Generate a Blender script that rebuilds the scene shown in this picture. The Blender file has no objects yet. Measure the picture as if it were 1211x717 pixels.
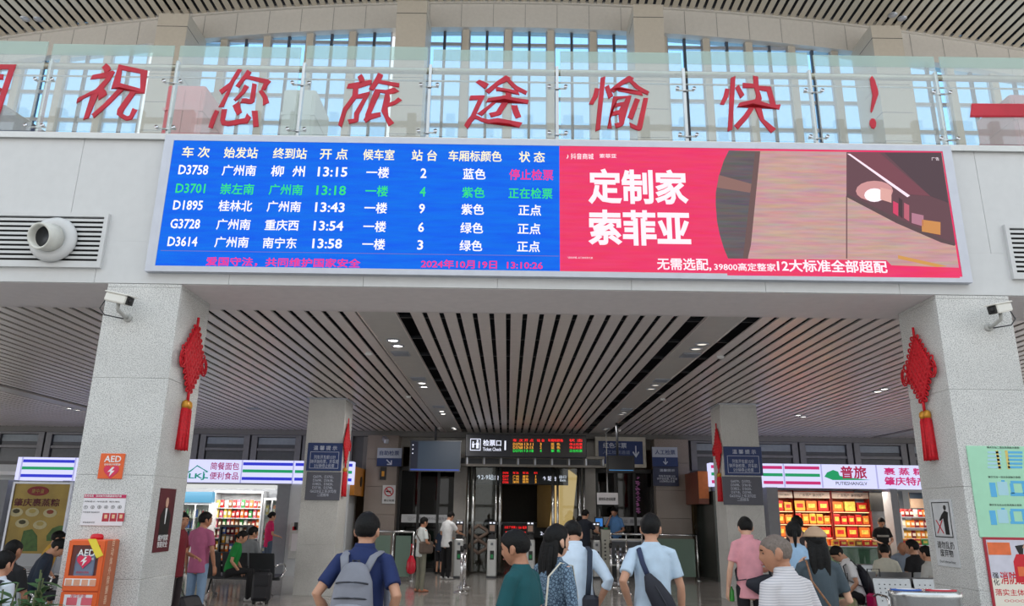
import bpy, bmesh, math, random
from mathutils import Vector, Matrix, noise
random.seed(7)
S = bpy.context.scene
COL = S.collection
PI = math.pi
# ---------------------------------------------------------------- camera
FPX, PITCH, ROLL, YAW, EYE = 880.4, .2767, .0134, .002, 1.7
cp, sp = math.cos(PITCH), math.sin(PITCH)
CF = Vector((math.sin(YAW)*cp, math.cos(YAW)*cp, sp))
_R0 = Vector((math.cos(YAW), -math.sin(YAW), 0)); _U0 = _R0.cross(CF)
CR = _R0*math.cos(ROLL)+_U0*math.sin(ROLL); CU = -_R0*math.sin(ROLL)+_U0*math.cos(ROLL)
cam = bpy.data.cameras.new('camera'); camo = bpy.data.objects.new('camera', cam); COL.objects.link(camo)
camo.matrix_world = Matrix(((CR.x, CU.x, -CF.x, 0), (CR.y, CU.y, -CF.y, 0), (CR.z, CU.z, -CF.z, EYE), (0, 0, 0, 1)))
cam.sensor_fit = 'HORIZONTAL'; cam.sensor_width = 36; cam.lens = FPX/1211*36; cam.clip_end = 400
S.camera = camo
# ---------------------------------------------------------------- world, exposure
W_ = bpy.data.worlds.new('sky'); S.world = W_; W_.use_nodes = True
nt = W_.node_tree; nt.nodes.clear()
wo = nt.nodes.new('ShaderNodeOutputWorld'); wb = nt.nodes.new('ShaderNodeBackground')
tc = nt.nodes.new('ShaderNodeTexCoord'); sx = nt.nodes.new('ShaderNodeSeparateXYZ'); rp = nt.nodes.new('ShaderNodeValToRGB')
nt.links.new(tc.outputs['Generated'], sx.inputs[0]); nt.links.new(sx.outputs['Z'], rp.inputs[0])
rp.color_ramp.elements[0].color = (1.0, .98, .95, 1); rp.color_ramp.elements[0].position = 0.0
rp.color_ramp.elements[1].color = (.74, .87, 1.0, 1); rp.color_ramp.elements[1].position = 0.8
nt.links.new(rp.outputs[0], wb.inputs[0]); wb.inputs[1].default_value = 1.62
nt.links.new(wb.outputs[0], wo.inputs[0])
S.view_settings.view_transform = 'Standard'; S.view_settings.look = 'None'
S.view_settings.exposure = 0.0; S.view_settings.gamma = 1.0; S.view_settings.use_curve_mapping = False
S.cycles.max_bounces = 6; S.cycles.diffuse_bounces = 3; S.cycles.glossy_bounces = 3; S.cycles.transparent_max_bounces = 10
S.cycles.sample_clamp_indirect = 4.0

def area(name, loc, sx_, sy_, power, col=(1, .97, .93), rot=(0, 0, 0)):
    l = bpy.data.lights.new(name, 'AREA'); l.shape = 'RECTANGLE'; l.size = sx_; l.size_y = sy_; l.energy = power; l.color = col
    o = bpy.data.objects.new(name, l); COL.objects.link(o); o.location = loc; o.rotation_euler = rot
    return o

# ---------------------------------------------------------------- helpers
def ray(px, py): return CF+CR*((px-605.5)/FPX)-CU*((py-358.5)/FPX)
def PX(px, py, Y):
    d = ray(px, py); t = Y/d.y; return d.x*t, EYE+d.z*t
def FL(px, py, z=0.0):
    d = ray(px, py); t = (z-EYE)/d.z; return d.x*t, d.y*t
def lin(c):
    c = c/255.0
    return c/12.92 if c <= .04045 else ((c+.055)/1.055)**2.4
def RGB(r, g, b): return (lin(r), lin(g), lin(b), 1)
MATS = {}
def mat(name, rgb=(200, 200, 200), rough=.5, metal=0.0, emit=0.0, n=.06, ns=8.0, bump=0.0, spec=None):
    if name in MATS: return MATS[name]
    m = bpy.data.materials.new(name); m.use_nodes = True; MATS[name] = m
    t = m.node_tree; b = t.nodes['Principled BSDF']; c = RGB(*rgb)
    b.inputs['Base Color'].default_value = c; b.inputs['Roughness'].default_value = rough; b.inputs['Metallic'].default_value = metal
    if spec is not None: b.inputs['Specular IOR Level'].default_value = spec
    if emit:
        b.inputs['Emission Color'].default_value = c; b.inputs['Emission Strength'].default_value = emit
        b.inputs['Base Color'].default_value = (c[0]*.1, c[1]*.1, c[2]*.1, 1)
    elif n or bump:
        co = t.nodes.new('ShaderNodeTexCoord'); nz = t.nodes.new('ShaderNodeTexNoise'); nz.inputs['Scale'].default_value = ns; nz.inputs['Detail'].default_value = 4
        t.links.new(co.outputs['Object'], nz.inputs['Vector'])
        if n:
            r = t.nodes.new('ShaderNodeValToRGB')
            r.color_ramp.elements[0].position = .3; r.color_ramp.elements[1].position = .7
            r.color_ramp.elements[0].color = tuple(max(0, v*(1-n*1.6)) for v in c[:3])+(1,)
            r.color_ramp.elements[1].color = tuple(min(1, v*(1+n*1.6)) for v in c[:3])+(1,)
            t.links.new(nz.outputs['Fac'], r.inputs[0]); t.links.new(r.outputs[0], b.inputs['Base Color'])
        if bump:
            bp = t.nodes.new('ShaderNodeBump'); bp.inputs['Strength'].default_value = bump; bp.inputs['Distance'].default_value = .02
            t.links.new(nz.outputs['Fac'], bp.inputs['Height']); t.links.new(bp.outputs[0], b.inputs['Normal'])
    return m
def granite(name, base, dark, scale=60.0, rough=.35):
    m = bpy.data.materials.new(name); m.use_nodes = True; MATS[name] = m
    t = m.node_tree; b = t.nodes['Principled BSDF']; b.inputs['Roughness'].default_value = rough
    co = t.nodes.new('ShaderNodeTexCoord'); v = t.nodes.new('ShaderNodeTexNoise'); v.inputs['Scale'].default_value = scale; v.inputs['Detail'].default_value = 2
    r = t.nodes.new('ShaderNodeValToRGB'); e = r.color_ramp.elements
    e[0].position = .36; e[0].color = RGB(*dark); e[1].position = .48; e[1].color = RGB(*base)
    x = e.new(.62); x.color = RGB(*[min(255, c+14) for c in base])
    t.links.new(co.outputs['Object'], v.inputs['Vector']); t.links.new(v.outputs['Fac'], r.inputs[0])
    w = t.nodes.new('ShaderNodeTexNoise'); w.inputs['Scale'].default_value = 1.3; w.inputs['Detail'].default_value = 3
    mx = t.nodes.new('ShaderNodeMix'); mx.data_type = 'RGBA'; mx.blend_type = 'MULTIPLY'; mx.inputs[0].default_value = .35
    t.links.new(co.outputs['Object'], w.inputs['Vector']); t.links.new(r.outputs[0], mx.inputs[6]); t.links.new(w.outputs['Color'], mx.inputs[7])
    w2 = t.nodes.new('ShaderNodeMapRange'); w2.inputs[3].default_value = .72; w2.inputs[4].default_value = 1.25
    t.links.new(w.outputs['Fac'], w2.inputs[0]); t.links.new(w2.outputs[0], mx.inputs[7])
    mx.inputs[0].default_value = 1.0
    t.links.new(mx.outputs[2], b.inputs['Base Color'])
    return m
def glassmat(name, tint=(.9, 1, .97), frost_haze=0.0, frost_hazec=(.7, .85, .8), ior=1.5, rough=.02, coat=0.0):
    m = bpy.data.materials.new(name); m.use_nodes = True; MATS[name] = m
    t = m.node_tree; t.nodes.clear(); o = t.nodes.new('ShaderNodeOutputMaterial')
    tr = t.nodes.new('ShaderNodeBsdfTransparent'); tr.inputs[0].default_value = tuple(tint)+(1,)
    gl = t.nodes.new('ShaderNodeBsdfGlossy'); gl.inputs['Roughness'].default_value = rough
    fr = t.nodes.new('ShaderNodeFresnel'); ge = t.nodes.new('ShaderNodeNewGeometry'); mr = t.nodes.new('ShaderNodeMapRange')
    mr.inputs[3].default_value = ior; mr.inputs[4].default_value = 1/ior; t.links.new(ge.outputs['Backfacing'], mr.inputs[0]); t.links.new(mr.outputs[0], fr.inputs[0])
    mx = t.nodes.new('ShaderNodeMixShader'); ad = t.nodes.new('ShaderNodeMath'); ad.inputs[1].default_value = coat; ad.use_clamp = True; t.links.new(fr.outputs[0], ad.inputs[0]); t.links.new(ad.outputs[0], mx.inputs[0]); t.links.new(tr.outputs[0], mx.inputs[1]); t.links.new(gl.outputs[0], mx.inputs[2])
    last = mx
    if frost_haze:
        df = t.nodes.new('ShaderNodeBsdfDiffuse'); df.inputs[0].default_value = tuple(frost_hazec)+(1,)
        tl = t.nodes.new('ShaderNodeBsdfTranslucent'); tl.inputs[0].default_value = tuple(frost_hazec)+(1,)
        a = t.nodes.new('ShaderNodeMixShader'); a.inputs[0].default_value = .5; t.links.new(df.outputs[0], a.inputs[1]); t.links.new(tl.outputs[0], a.inputs[2])
        m2 = t.nodes.new('ShaderNodeMixShader'); m2.inputs[0].default_value = frost_haze
        t.links.new(mx.outputs[0], m2.inputs[1]); t.links.new(a.outputs[0], m2.inputs[2]); last = m2
    t.links.new(last.outputs[0], o.inputs[0])
    return m

WM = {}
def Wm(o): return WM.get(o.name, Matrix.Identity(4)) if o else Matrix.Identity(4)
def props(o, label=None, cat=None, group=None, kind=None):
    if label: o['label'] = label
    if cat: o['category'] = cat
    if group: o['group'] = group
    if kind: o['kind'] = kind
    return o
def thing(name, label, cat, loc=(0, 0, 0), rz=0.0, group=None, kind=None):
    o = bpy.data.objects.new(name, None); COL.objects.link(o); o.empty_display_size = .1
    o.location = loc; o.rotation_euler = (0, 0, rz)
    WM[o.name] = Matrix.Translation(loc) @ Matrix.Rotation(rz, 4, 'Z')
    return props(o, label, cat, group, kind)
def structure(name, label=None, loc=(0, 0, 0)):
    return thing(name, label, None, loc, 0, None, 'structure')

class MB:
    def __init__(s, local=False): s.v = []; s.f = []; s.local = local; s.sm = []
    def add(s, vs, fs, sm=False):
        k = len(s.v); s.v += [tuple(v) for v in vs]; s.f += [tuple(i+k for i in f) for f in fs]; s.sm += [sm]*len(fs); return s
    def box(s, x0, x1, y0, y1, z0, z1):
        return s.add([(x0, y0, z0), (x1, y0, z0), (x1, y1, z0), (x0, y1, z0), (x0, y0, z1), (x1, y0, z1), (x1, y1, z1), (x0, y1, z1)],
                     [(0, 3, 2, 1), (4, 5, 6, 7), (0, 1, 5, 4), (1, 2, 6, 5), (2, 3, 7, 6), (3, 0, 4, 7)])
    def bbox(s, x0, x1, y0, y1, z0, z1, b=.02):   # box with chamfered vertical edges and top/bottom rims
        def rg(z, i):
            return [(x0+b+i, y0+i, z), (x1-b-i, y0+i, z), (x1-i, y0+b+i, z), (x1-i, y1-b-i, z), (x1-b-i, y1-i, z), (x0+b+i, y1-i, z), (x0+i, y1-b-i, z), (x0+i, y0+b+i, z)]
        vs = rg(z0, b*.6)+rg(z0+b, 0)+rg(z1-b, 0)+rg(z1, b*.6); fs = []
        for k in range(3):
            for i in range(8): j = (i+1) % 8; fs.append((k*8+i, k*8+j, k*8+8+j, k*8+8+i))
        fs += [tuple(range(7, -1, -1)), tuple(range(24, 32))]
        return s.add(vs, fs)
    def loft(s, rings, cap=True, sm=True):
        n = len(rings[0]); vs = [p for r in rings for p in r]; fs = []
        for k in range(len(rings)-1):
            for i in range(n): j = (i+1) % n; fs.append((k*n+i, k*n+j, (k+1)*n+j, (k+1)*n+i))
        if cap: fs += [tuple(range(n-1, -1, -1)), tuple(range((len(rings)-1)*n, len(rings)*n))]
        return s.add(vs, fs, sm)
    def chain(s, pts, n=10, ref=(1, 0, 0), round_=True, sm=True):   # pts: (p, rx[, ry])
        P = [(Vector(q[0]), q[1], q[2] if len(q) > 2 else q[1]) for q in pts]
        if round_:
            d0 = (P[0][0]-P[1][0]).normalized(); d1 = (P[-1][0]-P[-2][0]).normalized()
            a, b = P[0], P[-1]; ra, rb = min(a[1:]), min(b[1:])
            P = [(a[0]+d0*ra*.85, a[1]*.45, a[2]*.45), (a[0]+d0*ra*.5, a[1]*.82, a[2]*.82)]+P+[(b[0]+d1*rb*.5, b[1]*.82, b[2]*.82), (b[0]+d1*rb*.85, b[1]*.45, b[2]*.45)]
        rings = []; ref = Vector(ref)
        for i, (p, rx, ry) in enumerate(P):
            t = (P[min(i+1, len(P)-1)][0]-P[max(i-1, 0)][0])
            t = t.normalized() if t.length > 1e-9 else Vector((0, 0, 1))
            sd = ref-t*ref.dot(t)
            if sd.length < .15:
                sd = Vector((0, 1, 0))-t*t.y if abs(t.y) < .8 else Vector((1, 0, 0))-t*t.x
            sd.normalize(); ot = t.cross(sd)
            rings.append([p+sd*rx*math.cos(2*PI*k/n)+ot*ry*math.sin(2*PI*k/n) for k in range(n)])
        return s.loft(rings, True, sm)
    def tube(s, pts, r, n=8, sm=True): return s.chain([(p, r) for p in pts], n, (1, .01, .02), False, sm)
    def cyl(s, c, r, z0, z1, n=16, r2=None):
        r2 = r if r2 is None else r2
        return s.loft([[(c[0]+r*math.cos(2*PI*k/n), c[1]+r*math.sin(2*PI*k/n), z0) for k in range(n)], [(c[0]+r2*math.cos(2*PI*k/n), c[1]+r2*math.sin(2*PI*k/n), z1) for k in range(n)]], True, False)
    def lathe(s, c, prof, n=20, axis='Z', sm=True):   # prof (r, h) along the axis from c
        rings = []
        for r, hh in prof:
            q = []
            for k in range(n):
                a, b = r*math.cos(2*PI*k/n), r*math.sin(2*PI*k/n)
                q.append((c[0]+a, c[1]+b, c[2]+hh) if axis == 'Z' else (c[0]+a, c[1]+hh, c[2]+b) if axis == 'Y' else (c[0]+hh, c[1]+a, c[2]+b))
            rings.append(q)
        return s.loft(rings, True, sm)
    def prism(s, poly, y0, y1):    # poly in XZ, extruded in Y
        n = len(poly)
        vs = [(x, y0, z) for x, z in poly]+[(x, y1, z) for x, z in poly]
        return s.add(vs, [tuple(range(n)), tuple(range(2*n-1, n-1, -1))]+[(i, (i+1) % n, n+(i+1) % n, n+i) for i in range(n)])
    def prismx(s, poly, x0, x1):   # poly in YZ, extruded in X
        n = len(poly)
        vs = [(x0, y, z) for y, z in poly]+[(x1, y, z) for y, z in poly]
        return s.add(vs, [tuple(range(n)), tuple(range(2*n-1, n-1, -1))]+[(i, (i+1) % n, n+(i+1) % n, n+i) for i in range(n)])
    def xf(s, M): s.v = [tuple(M @ Vector(v)) for v in s.v]; return s
    def build(s, name, m, parent=None, fix=True):
        me = bpy.data.meshes.new(name)
        vs = s.v
        if parent is not None and not s.local:
            inv = Wm(parent).inverted(); vs = [tuple(inv @ Vector(v)) for v in s.v]
        me.from_pydata(vs, [], s.f); me.materials.append(m)
        if fix:
            bm = bmesh.new(); bm.from_mesh(me); bmesh.ops.recalc_face_normals(bm, faces=bm.faces); bm.to_mesh(me); bm.free()
        if any(s.sm):
            for p, q in zip(me.polygons, s.sm): p.use_smooth = q
        o = bpy.data.objects.new(name, me); COL.objects.link(o)
        if parent is not None: o.parent = parent; WM[o.name] = Wm(parent)
        return o
def B(name, m, parent, *bx):
    q = MB()
    for b in bx: q.box(*b)
    return q.build(name, m, parent)
def copy_tree(o, loc=None, label=None, parent=None, rz=None):
    c = o.copy(); COL.objects.link(c)
    if parent is not None: c.parent = parent
    if loc is not None: c.location = loc
    if rz is not None: c.rotation_euler = (0, 0, rz)
    if label: c['label'] = label
    for ch in list(o.children):
        copy_tree(ch, parent=c)
    if loc is not None: WM[c.name] = Matrix.Translation(c.location) @ Matrix.Rotation(c.rotation_euler[2], 4, 'Z')
    return c
TXT = []
def txt(s, parent, c, w, h, m, rz=0.0, bold=0.0, name='lettering', shear=0.0, rx=PI/2, ext=.002):
    """lettering centred at world point c, at most w wide (or exactly w x h)"""
    cu = bpy.data.curves.new(name, 'FONT'); cu.body = s; cu.align_x = 'CENTER'; cu.align_y = 'CENTER'; cu.extrude = ext; cu.bevel_depth = bold*.9; cu.bevel_resolution = 0; cu.shear = shear; cu.fill_mode = 'BOTH'
    cu.resolution_u = 2; cu.materials.append(m)
    o = bpy.data.objects.new(name, cu); COL.objects.link(o)
    if parent is not None: o.parent = parent
    M = Wm(parent).inverted() @ Matrix.Translation(c) @ Matrix.Rotation(rz, 4, 'Z') @ Matrix.Rotation(rx, 4, 'X')
    TXT.append((o, M, w, h)); return o
def finish_text():
    bpy.context.view_layer.update(); dg = bpy.context.evaluated_depsgraph_get(); new = []
    for o, M, w, h in TXT: new.append(bpy.data.meshes.new_from_object(o.evaluated_get(dg), depsgraph=dg))
    for (o, M, w, h), me in zip(TXT, new):
        nm, par, cu = o.name.split('.')[0], o.parent, o.data
        bpy.data.objects.remove(o); bpy.data.curves.remove(cu)
        q = bpy.data.objects.new(nm, me); COL.objects.link(q); q.parent = par
        if not me.vertices: continue
        xs_ = [v.co.x for v in me.vertices]; ys_ = [v.co.y for v in me.vertices]
        x0, x1, y0, y1 = min(xs_), max(xs_), min(ys_), max(ys_)
        dx, dy = max(x1-x0, 1e-4), max(y1-y0, 1e-4)
        if w and h: kx, ky = w/dx, h/dy
        elif w: kx = ky = w/dx
        else: kx = ky = h/dy
        if nm == 'red_character':
            for v in me.vertices:
                a, b = v.co.x, v.co.y; v.co.x = a+.045*math.sin(b*6.5+a*2)+.02*math.sin(b*15); v.co.y = b+.045*math.sin(a*6+1.2)+.02*math.sin(a*14+b*3)
        q.matrix_local = M @ Matrix.Translation((-(x0+x1)/2*kx, -(y0+y1)/2*ky, 0)) @ Matrix.Diagonal((kx, ky, min(kx, ky), 1))

# ---------------------------------------------------------------- shared materials
white_panel = mat('white aluminium panel', (206, 207, 207), .35, 0, n=.015)
grey_soffit = mat('grey soffit', (230, 222, 222), .5, 0, n=.02)
slat_metal = mat('brushed slat metal', (236, 226, 222), .32, .25, n=.02)
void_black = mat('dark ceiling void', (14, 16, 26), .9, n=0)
steel = mat('stainless steel', (196, 198, 198), .22, .95, n=.02)
alu = mat('silver aluminium', (190, 194, 204), .35, .6, n=.02)
dark_metal = mat('dark grey metal', (66, 68, 72), .4, .5, n=.04)
black_plastic = mat('black plastic', (18, 18, 20), .35, n=0)
col_granite = granite('light speckled granite', (206, 206, 203), (144, 144, 144), 110, .4)
brown_granite = granite('brown grey granite', (142, 130, 122), (112, 102, 96), 70, .25)
floor_m = granite('polished floor granite', (164, 160, 155), (136, 132, 128), 50, .12)
stone_joint = mat('pale stone joint', (168, 168, 165), .6)
grout = mat('floor joint', (84, 82, 80), .6)
mullion = mat('beige mullion', (200, 192, 179), .5, n=.02)
upper_white = mat('upper beam white', (212, 208, 202), .5, n=.02)
up_slat = mat('upper beige slat', (205, 196, 180), .45, n=.02)
win_glass = glassmat('sky coloured window glass', (.60, .82, 1.0), ior=1.45)  # blue of the sky put into the pane colour, which also dims the view
bal_glass = glassmat('balustrade glass', (.93, .97, .96), .17, (.84, .90, .90), 1.5, coat=.10)  # whitish haze of the hall's reflections mixed in here as a frost colour
frost_glass = glassmat('frosted glass band', (.80, .92, .88), .42, (.78, .90, .86), 1.5)
dark_glass = glassmat('dark door glass', (.22, .23, .24), ior=1.5)
clear_glass = glassmat('clear glass', (.86, .90, .88), ior=1.45)
green_glass = glassmat('green frosted glass', (.5, .65, .58), .5, (.50, .66, .58))
red = mat('red enamel', (205, 20, 40), .4, n=.03)
white = mat('plain white', (235, 235, 235), .5, n=0)
white_e = mat('lit white', (236, 240, 255), emit=1.05)
blue_sign = mat('navy sign blue', (24, 52, 110), .4, n=.02)
grey_sign = mat('slate grey sign', (92, 94, 106), .5, n=.02)
black_m = mat('plain black', (12, 12, 14), .5, n=0)
chrome = mat('chrome', (215, 215, 218), .12, 1.0, n=0)
# ================================================================ THE SETTING
YF, YB, YE, ZS, ZC = 7.95, 8.99, 23.7, 4.12, 4.17
CX = ((-4.49, -3.67), (4.74, 5.56))
# floor with single tiles where the photo shows them
floor = structure('floor', 'polished grey granite floor of the waiting hall')
B('slab', grout, floor, (-24, 22, -16, 36, -.3, -.006))
tm = MB(); tm.local = True; tm.box(-.497, .497, -.497, .497, -.012, 0)
tile0 = tm.build('floor_tile', floor_m, floor); tile0.location = (-6.5, 14.5, 0)
rest = MB()
for i in range(-24, 22):
    for j in range(-16, 36):
        if -9 <= i < 9 and 12 <= j < 24:
            if (i, j) == (-7, 14): continue
            c = tile0.copy(); COL.objects.link(c); c.location = (i+.5, j+.5, 0)
        else: rest.box(i+.003, i+.997, j+.003, j+.997, -.012, 0)
o = rest.build('floor_tile_field', floor_m, floor); o['kind'] = 'stuff'

# gallery beam and its white facade
wf = structure('wall_front', 'white panelled gallery fascia carrying the display board')
B('beam_core', grey_soffit, wf, (-17, 18, YF+.03, YB, ZS, 5.86))
px_ = -16.6
k = 0
pm = MB(True); pm.bbox(-.7485, .7485, 0, .03, 0, 1.27, .003)
p0 = None
for k in range(23):
    x = -16.3+k*1.5
    if p0 is None: p0 = pm.build('facade_panel', white_panel, wf); c = p0
    else: c = p0.copy(); COL.objects.link(c)
    c.location = (x, YF-.001, 4.62)
pm = MB(True); pm.bbox(-.7485, .7485, 0, .03, 0, .496, .003)
p0 = None
for k in range(23):
    x = -16.3+k*1.5+.4
    if p0 is None: p0 = pm.build('lower_facade_panel', white_panel, wf); c = p0
    else: c = p0.copy(); COL.objects.link(c)
    c.location = (x, YF-.001, ZS+.005)
B('capping', steel, wf, (-17, 18, YF-.04, YF+.25, 5.89, 5.965))
gf = structure('floor_gallery', 'upper gallery floor slab behind the balustrade')
B('slab', mat('gallery floor', (150, 148, 145), .3), gf, (-24, 25, YF+.25, 24.9, 5.2, 5.93))
# slatted ceiling below the gallery
ce = structure('ceiling', 'brushed metal slat ceiling over the lower hall')
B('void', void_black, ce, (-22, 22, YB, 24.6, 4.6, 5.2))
B('front_trim', grey_soffit, ce, (-22, 22, YB-.01, YB+.03, ZC-.05, ZC+.45))
B('rear_trim', mat('grey ceiling trim', (120, 118, 116), .5, n=.02), ce, (-22, 22, YE-.05, YE+.12, ZC-.16, ZC+.05))
cr = MB()
for j in range(12): cr.box(-22, 22, YB+.6+j*1.22, YB+.64+j*1.22, ZC+.035, ZC+.075)
cr.build('carrier_rails', dark_metal, ce)
sm_ = MB(True); w = .077
sm_.loft([[(-w, y, .02), (-w, y, 0.004), (-w+.006, y, 0), (w-.006, y, 0), (w, y, .004), (w, y, .02)] for y in (0, YE-YB-.1)], True, False)
s0 = None
STRIP = [(-1.93, -1.50), (2.56, 2.99), (-11.2, -10.77), (11.6, 12.03)]
x = -21.9
slx = []
while x < 21.9:
    if not any(a-.11 < x < b+.11 for a, b in STRIP): slx.append(x)
    x += .2155
for x in slx:
    if s0 is None: s0 = sm_.build('slat', slat_metal, ce); c = s0
    else: c = s0.copy(); COL.objects.link(c)
    c.location = (x, YB+.03, ZC)
for a, b in STRIP:
    B('lighting_panel', mat('lighting strip panel', (206, 202, 198), .35, .2, n=.02), ce, (a-.02, b+.02, YB+.03, YE-.06, ZC+.005, ZC+.02))
    B('panel_edge', slat_metal, ce, (a-.035, a-.02, YB+.03, YE-.06, ZC-.01, ZC+.03), (b+.02, b+.035, YB+.03, YE-.06, ZC-.01, ZC+.03))

# granite clad columns
def column(i, j, x0, x1, y0, zt, label):
    c = structure('column', label, ((x0+x1)/2, y0+.41, 0)); w = .03
    B('core', stone_joint, c, (x0+w, x1-w, y0+w, y0+.82-w, 0, zt))
    z = 0; hs = [1.02]*9
    for q in range(9):
        za, zb = z+.001, min(z+1.02, zt)-.001; z += 1.02
        if za > zt-.02: break
        MB().bbox(x0, x1, y0, y0+w, za, zb, .004).build('granite_panel', col_granite, c)
        MB().bbox(x0, x1, y0+.82-w, y0+.82, za, zb, .004).build('granite_panel', col_granite, c)
        MB().bbox(x0, x0+w, y0+w, y0+.82-w, za, zb, .004).build('granite_panel', col_granite, c)
        MB().bbox(x1-w, x1, y0+w, y0+.82-w, za, zb, .004).build('granite_panel', col_granite, c)
    if j:
        B('ceiling_collar', alu, c, (x0-.06, x1+.06, y0-.06, y0+.88, zt-.01, zt+.012))
column(0, 0, *CX[0], YF, ZS, 'left front granite column with orange defibrillator cabinet')
column(1, 0, *CX[1], YF, ZS, 'right front granite column with green evacuation plans')
column(0, 1, *CX[0], 16.72, ZC-.02, 'left inner granite column with blue notice, by the bread shop')
column(1, 1, *CX[1], 16.72, ZC-.02, 'right inner granite column with blue notice, behind the pink polo shirt')

# rear wall above the gallery: pilasters, mullions, arch beam, vaulted slat ceiling
def zu(X): return 20.62-.0049*(X-.3)**2
def zl(X): return 19.55-.0050*(X+.0)**2
ru = structure('wall_rear_upper', 'tall glazed rear wall of the upper hall with beige pilasters')
B('sill_wall', mullion, ru, (-25, 26, 24.6, 24.95, 5.9, 13.2))
BAY = 9.17
nwin = 0
pane0 = None
ROWS = [13.2, 14.35, 15.5, 16.65, 17.8, 18.95, 19.75]
for k in range(-2, 3):
    bx = -3.34+BAY*k
    for i in range(5):
        x0 = bx+i*1.62; x1 = x0+1.36; nwin += 1
        win = structure('window_%d' % nwin, None, ((x0+x1)/2, 24.7, 13.2))
        fr = MB()
        fr.box(x0, x0+.05, 24.66, 24.74, 13.2, 19.8).box(x1-.05, x1, 24.66, 24.74, 13.2, 19.8)
        fr.build('window_frame', alu, win)
        B('middle_bar', mat('dark window bar', (70, 78, 92), .4), win, ((x0+x1)/2-.05, (x0+x1)/2+.05, 24.64, 24.76, 13.2, 19.8))
        tb = MB()
        for z in ROWS: tb.box(x0+.05, x1-.05, 24.65, 24.75, z-.07, z+.07)
        tb.build('transom', alu, win)
        for r in range(1, 6):
            for s in (0, 1):
                if pane0 is None:
                    pb = MB(True); pb.box(-.29, .29, -.006, .006, .0, 1.01)
                    pane0 = pb.build('pane', win_glass, win); c = pane0
                else:
                    c = pane0.copy(); COL.objects.link(c); c.parent = win
                c.location = Vector(((x0+x1)/2-.34+.68*s, 24.7, ROWS[r]+.07))-Vector(((x0+x1)/2, 24.7, 13.2))
                if r == 5: c.scale = (1, 1, .7)
        if i < 4: B('mullion', mullion, ru, (x1, x0+1.62, 24.55, 24.85, 13.2, 19.8))
    B('wall_pier', mullion, ru, (bx-1.07, bx, 24.6, 24.9, 13.2, 20.6))
    px0, px1 = -4.25+8.54*k, -3.17+8.54*k
    zt = zu((px0+px1)/2)-.95
    B('pilaster', mullion, ru, (px0, px1, 23.0, 24.6, 5.93, zt))
    B('pilaster_joint', dark_metal, ru, *[(px0-.004, px1+.004, 22.995, 24.0, z, z+.02) for z in (14.2, 15.3, 16.4, zt-.55)])
N = 60
fa = MB()
for i in range(N):
    xa, xb = -25+50*i/N, -25+50*(i+1)/N
    fa.add([(xa, 24.4, zl(xa)), (xb, 24.4, zl(xb)), (xb, 24.4, zu(xb)), (xa, 24.4, zu(xa)), (xa, 24.95, zl(xa)), (xb, 24.95, zl(xb)), (xb, 24.95, zu(xb)+.3), (xa, 24.95, zu(xa)+.3)],
           [(0, 1, 2, 3), (0, 4, 5, 1), (4, 7, 6, 5), (3, 2, 6, 7)])
fa.build('arch_beam', upper_white, ru)
jn = MB()
for i in range(40):
    x = -24+i*1.22; jn.box(x, x+.018, 24.392, 24.4, zl(x)+.02, zu(x)-.02)
jn.build('beam_joints', mat('beam joint', (150, 148, 146), .6), ru)
cu_ = structure('ceiling_upper', 'vaulted beige slat ceiling of the main hall')
ct = MB(); cv = MB()
for i in range(N):
    xa, xb = -25+50*i/N, -25+50*(i+1)/N
    ct.add([(xa, 24.3, zu(xa)-.05), (xb, 24.3, zu(xb)-.05), (xb, 24.3, zu(xb)+.1), (xa, 24.3, zu(xa)+.1), (xa, 24.42, zu(xa)-.05), (xb, 24.42, zu(xb)-.05)], [(0, 1, 2, 3), (0, 4, 5, 1)])
    cv.add([(xa, 6, zu(xa)+.5), (xb, 6, zu(xb)+.5), (xb, 24.9, zu(xb)+.5), (xa, 24.9, zu(xa)+.5)], [(0, 1, 2, 3)])
ct.build('edge_trim', upper_white, cu_); cv.build('void', void_black, cu_)
ss = MB(True); w = .102
ss.loft([[(-w, y, .03), (-w, y, .005), (-w+.01, y, 0), (w-.01, y, 0), (w, y, .005), (w, y, .03)] for y in (0, -18.3)], True, False)
s0 = None
for i in range(154):
    x = -24.6+i*.32
    if s0 is None: s0 = ss.build('slat', up_slat, cu_); c = s0
    else: c = s0.copy(); COL.objects.link(c)
    c.location = (x, 24.3, zu(x)); c.rotation_euler = (0, math.atan(2*.0049*(x-.3)), 0)
for X in (-17.8, 14.2):
    d = structure('ceiling_fitting', 'pair of round fittings flush in the upper slat ceiling', (X, 23.6, zu(X)))
    for dx in (-.18, .22):
        MB().lathe((X+dx, 23.6+dx*.3, zu(X+dx)-.02), [(.02, 0), (.16, 0), (.16, .05), (.1, .06)], 20).build('ring', alu, d)
# side and far ends of the hall that the glass mirrors: mullioned end wall behind the viewer
eb = structure('wall_back', 'mullioned glass end wall of the hall behind the viewer')
q = MB()
for i in range(29):
    x = -24+i*1.75; q.box(x, x+(.9 if i % 5 == 0 else .38), -14.3, -14, 0, 19)
for z in (0, 2.2, 4.4, 6.6, 8.8, 11, 13.2, 15.4, 18.4): q.box(-24, 25, -14.25, -14.05, z, z+.22)
q.build('mullion_grid', mullion, eb)

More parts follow.
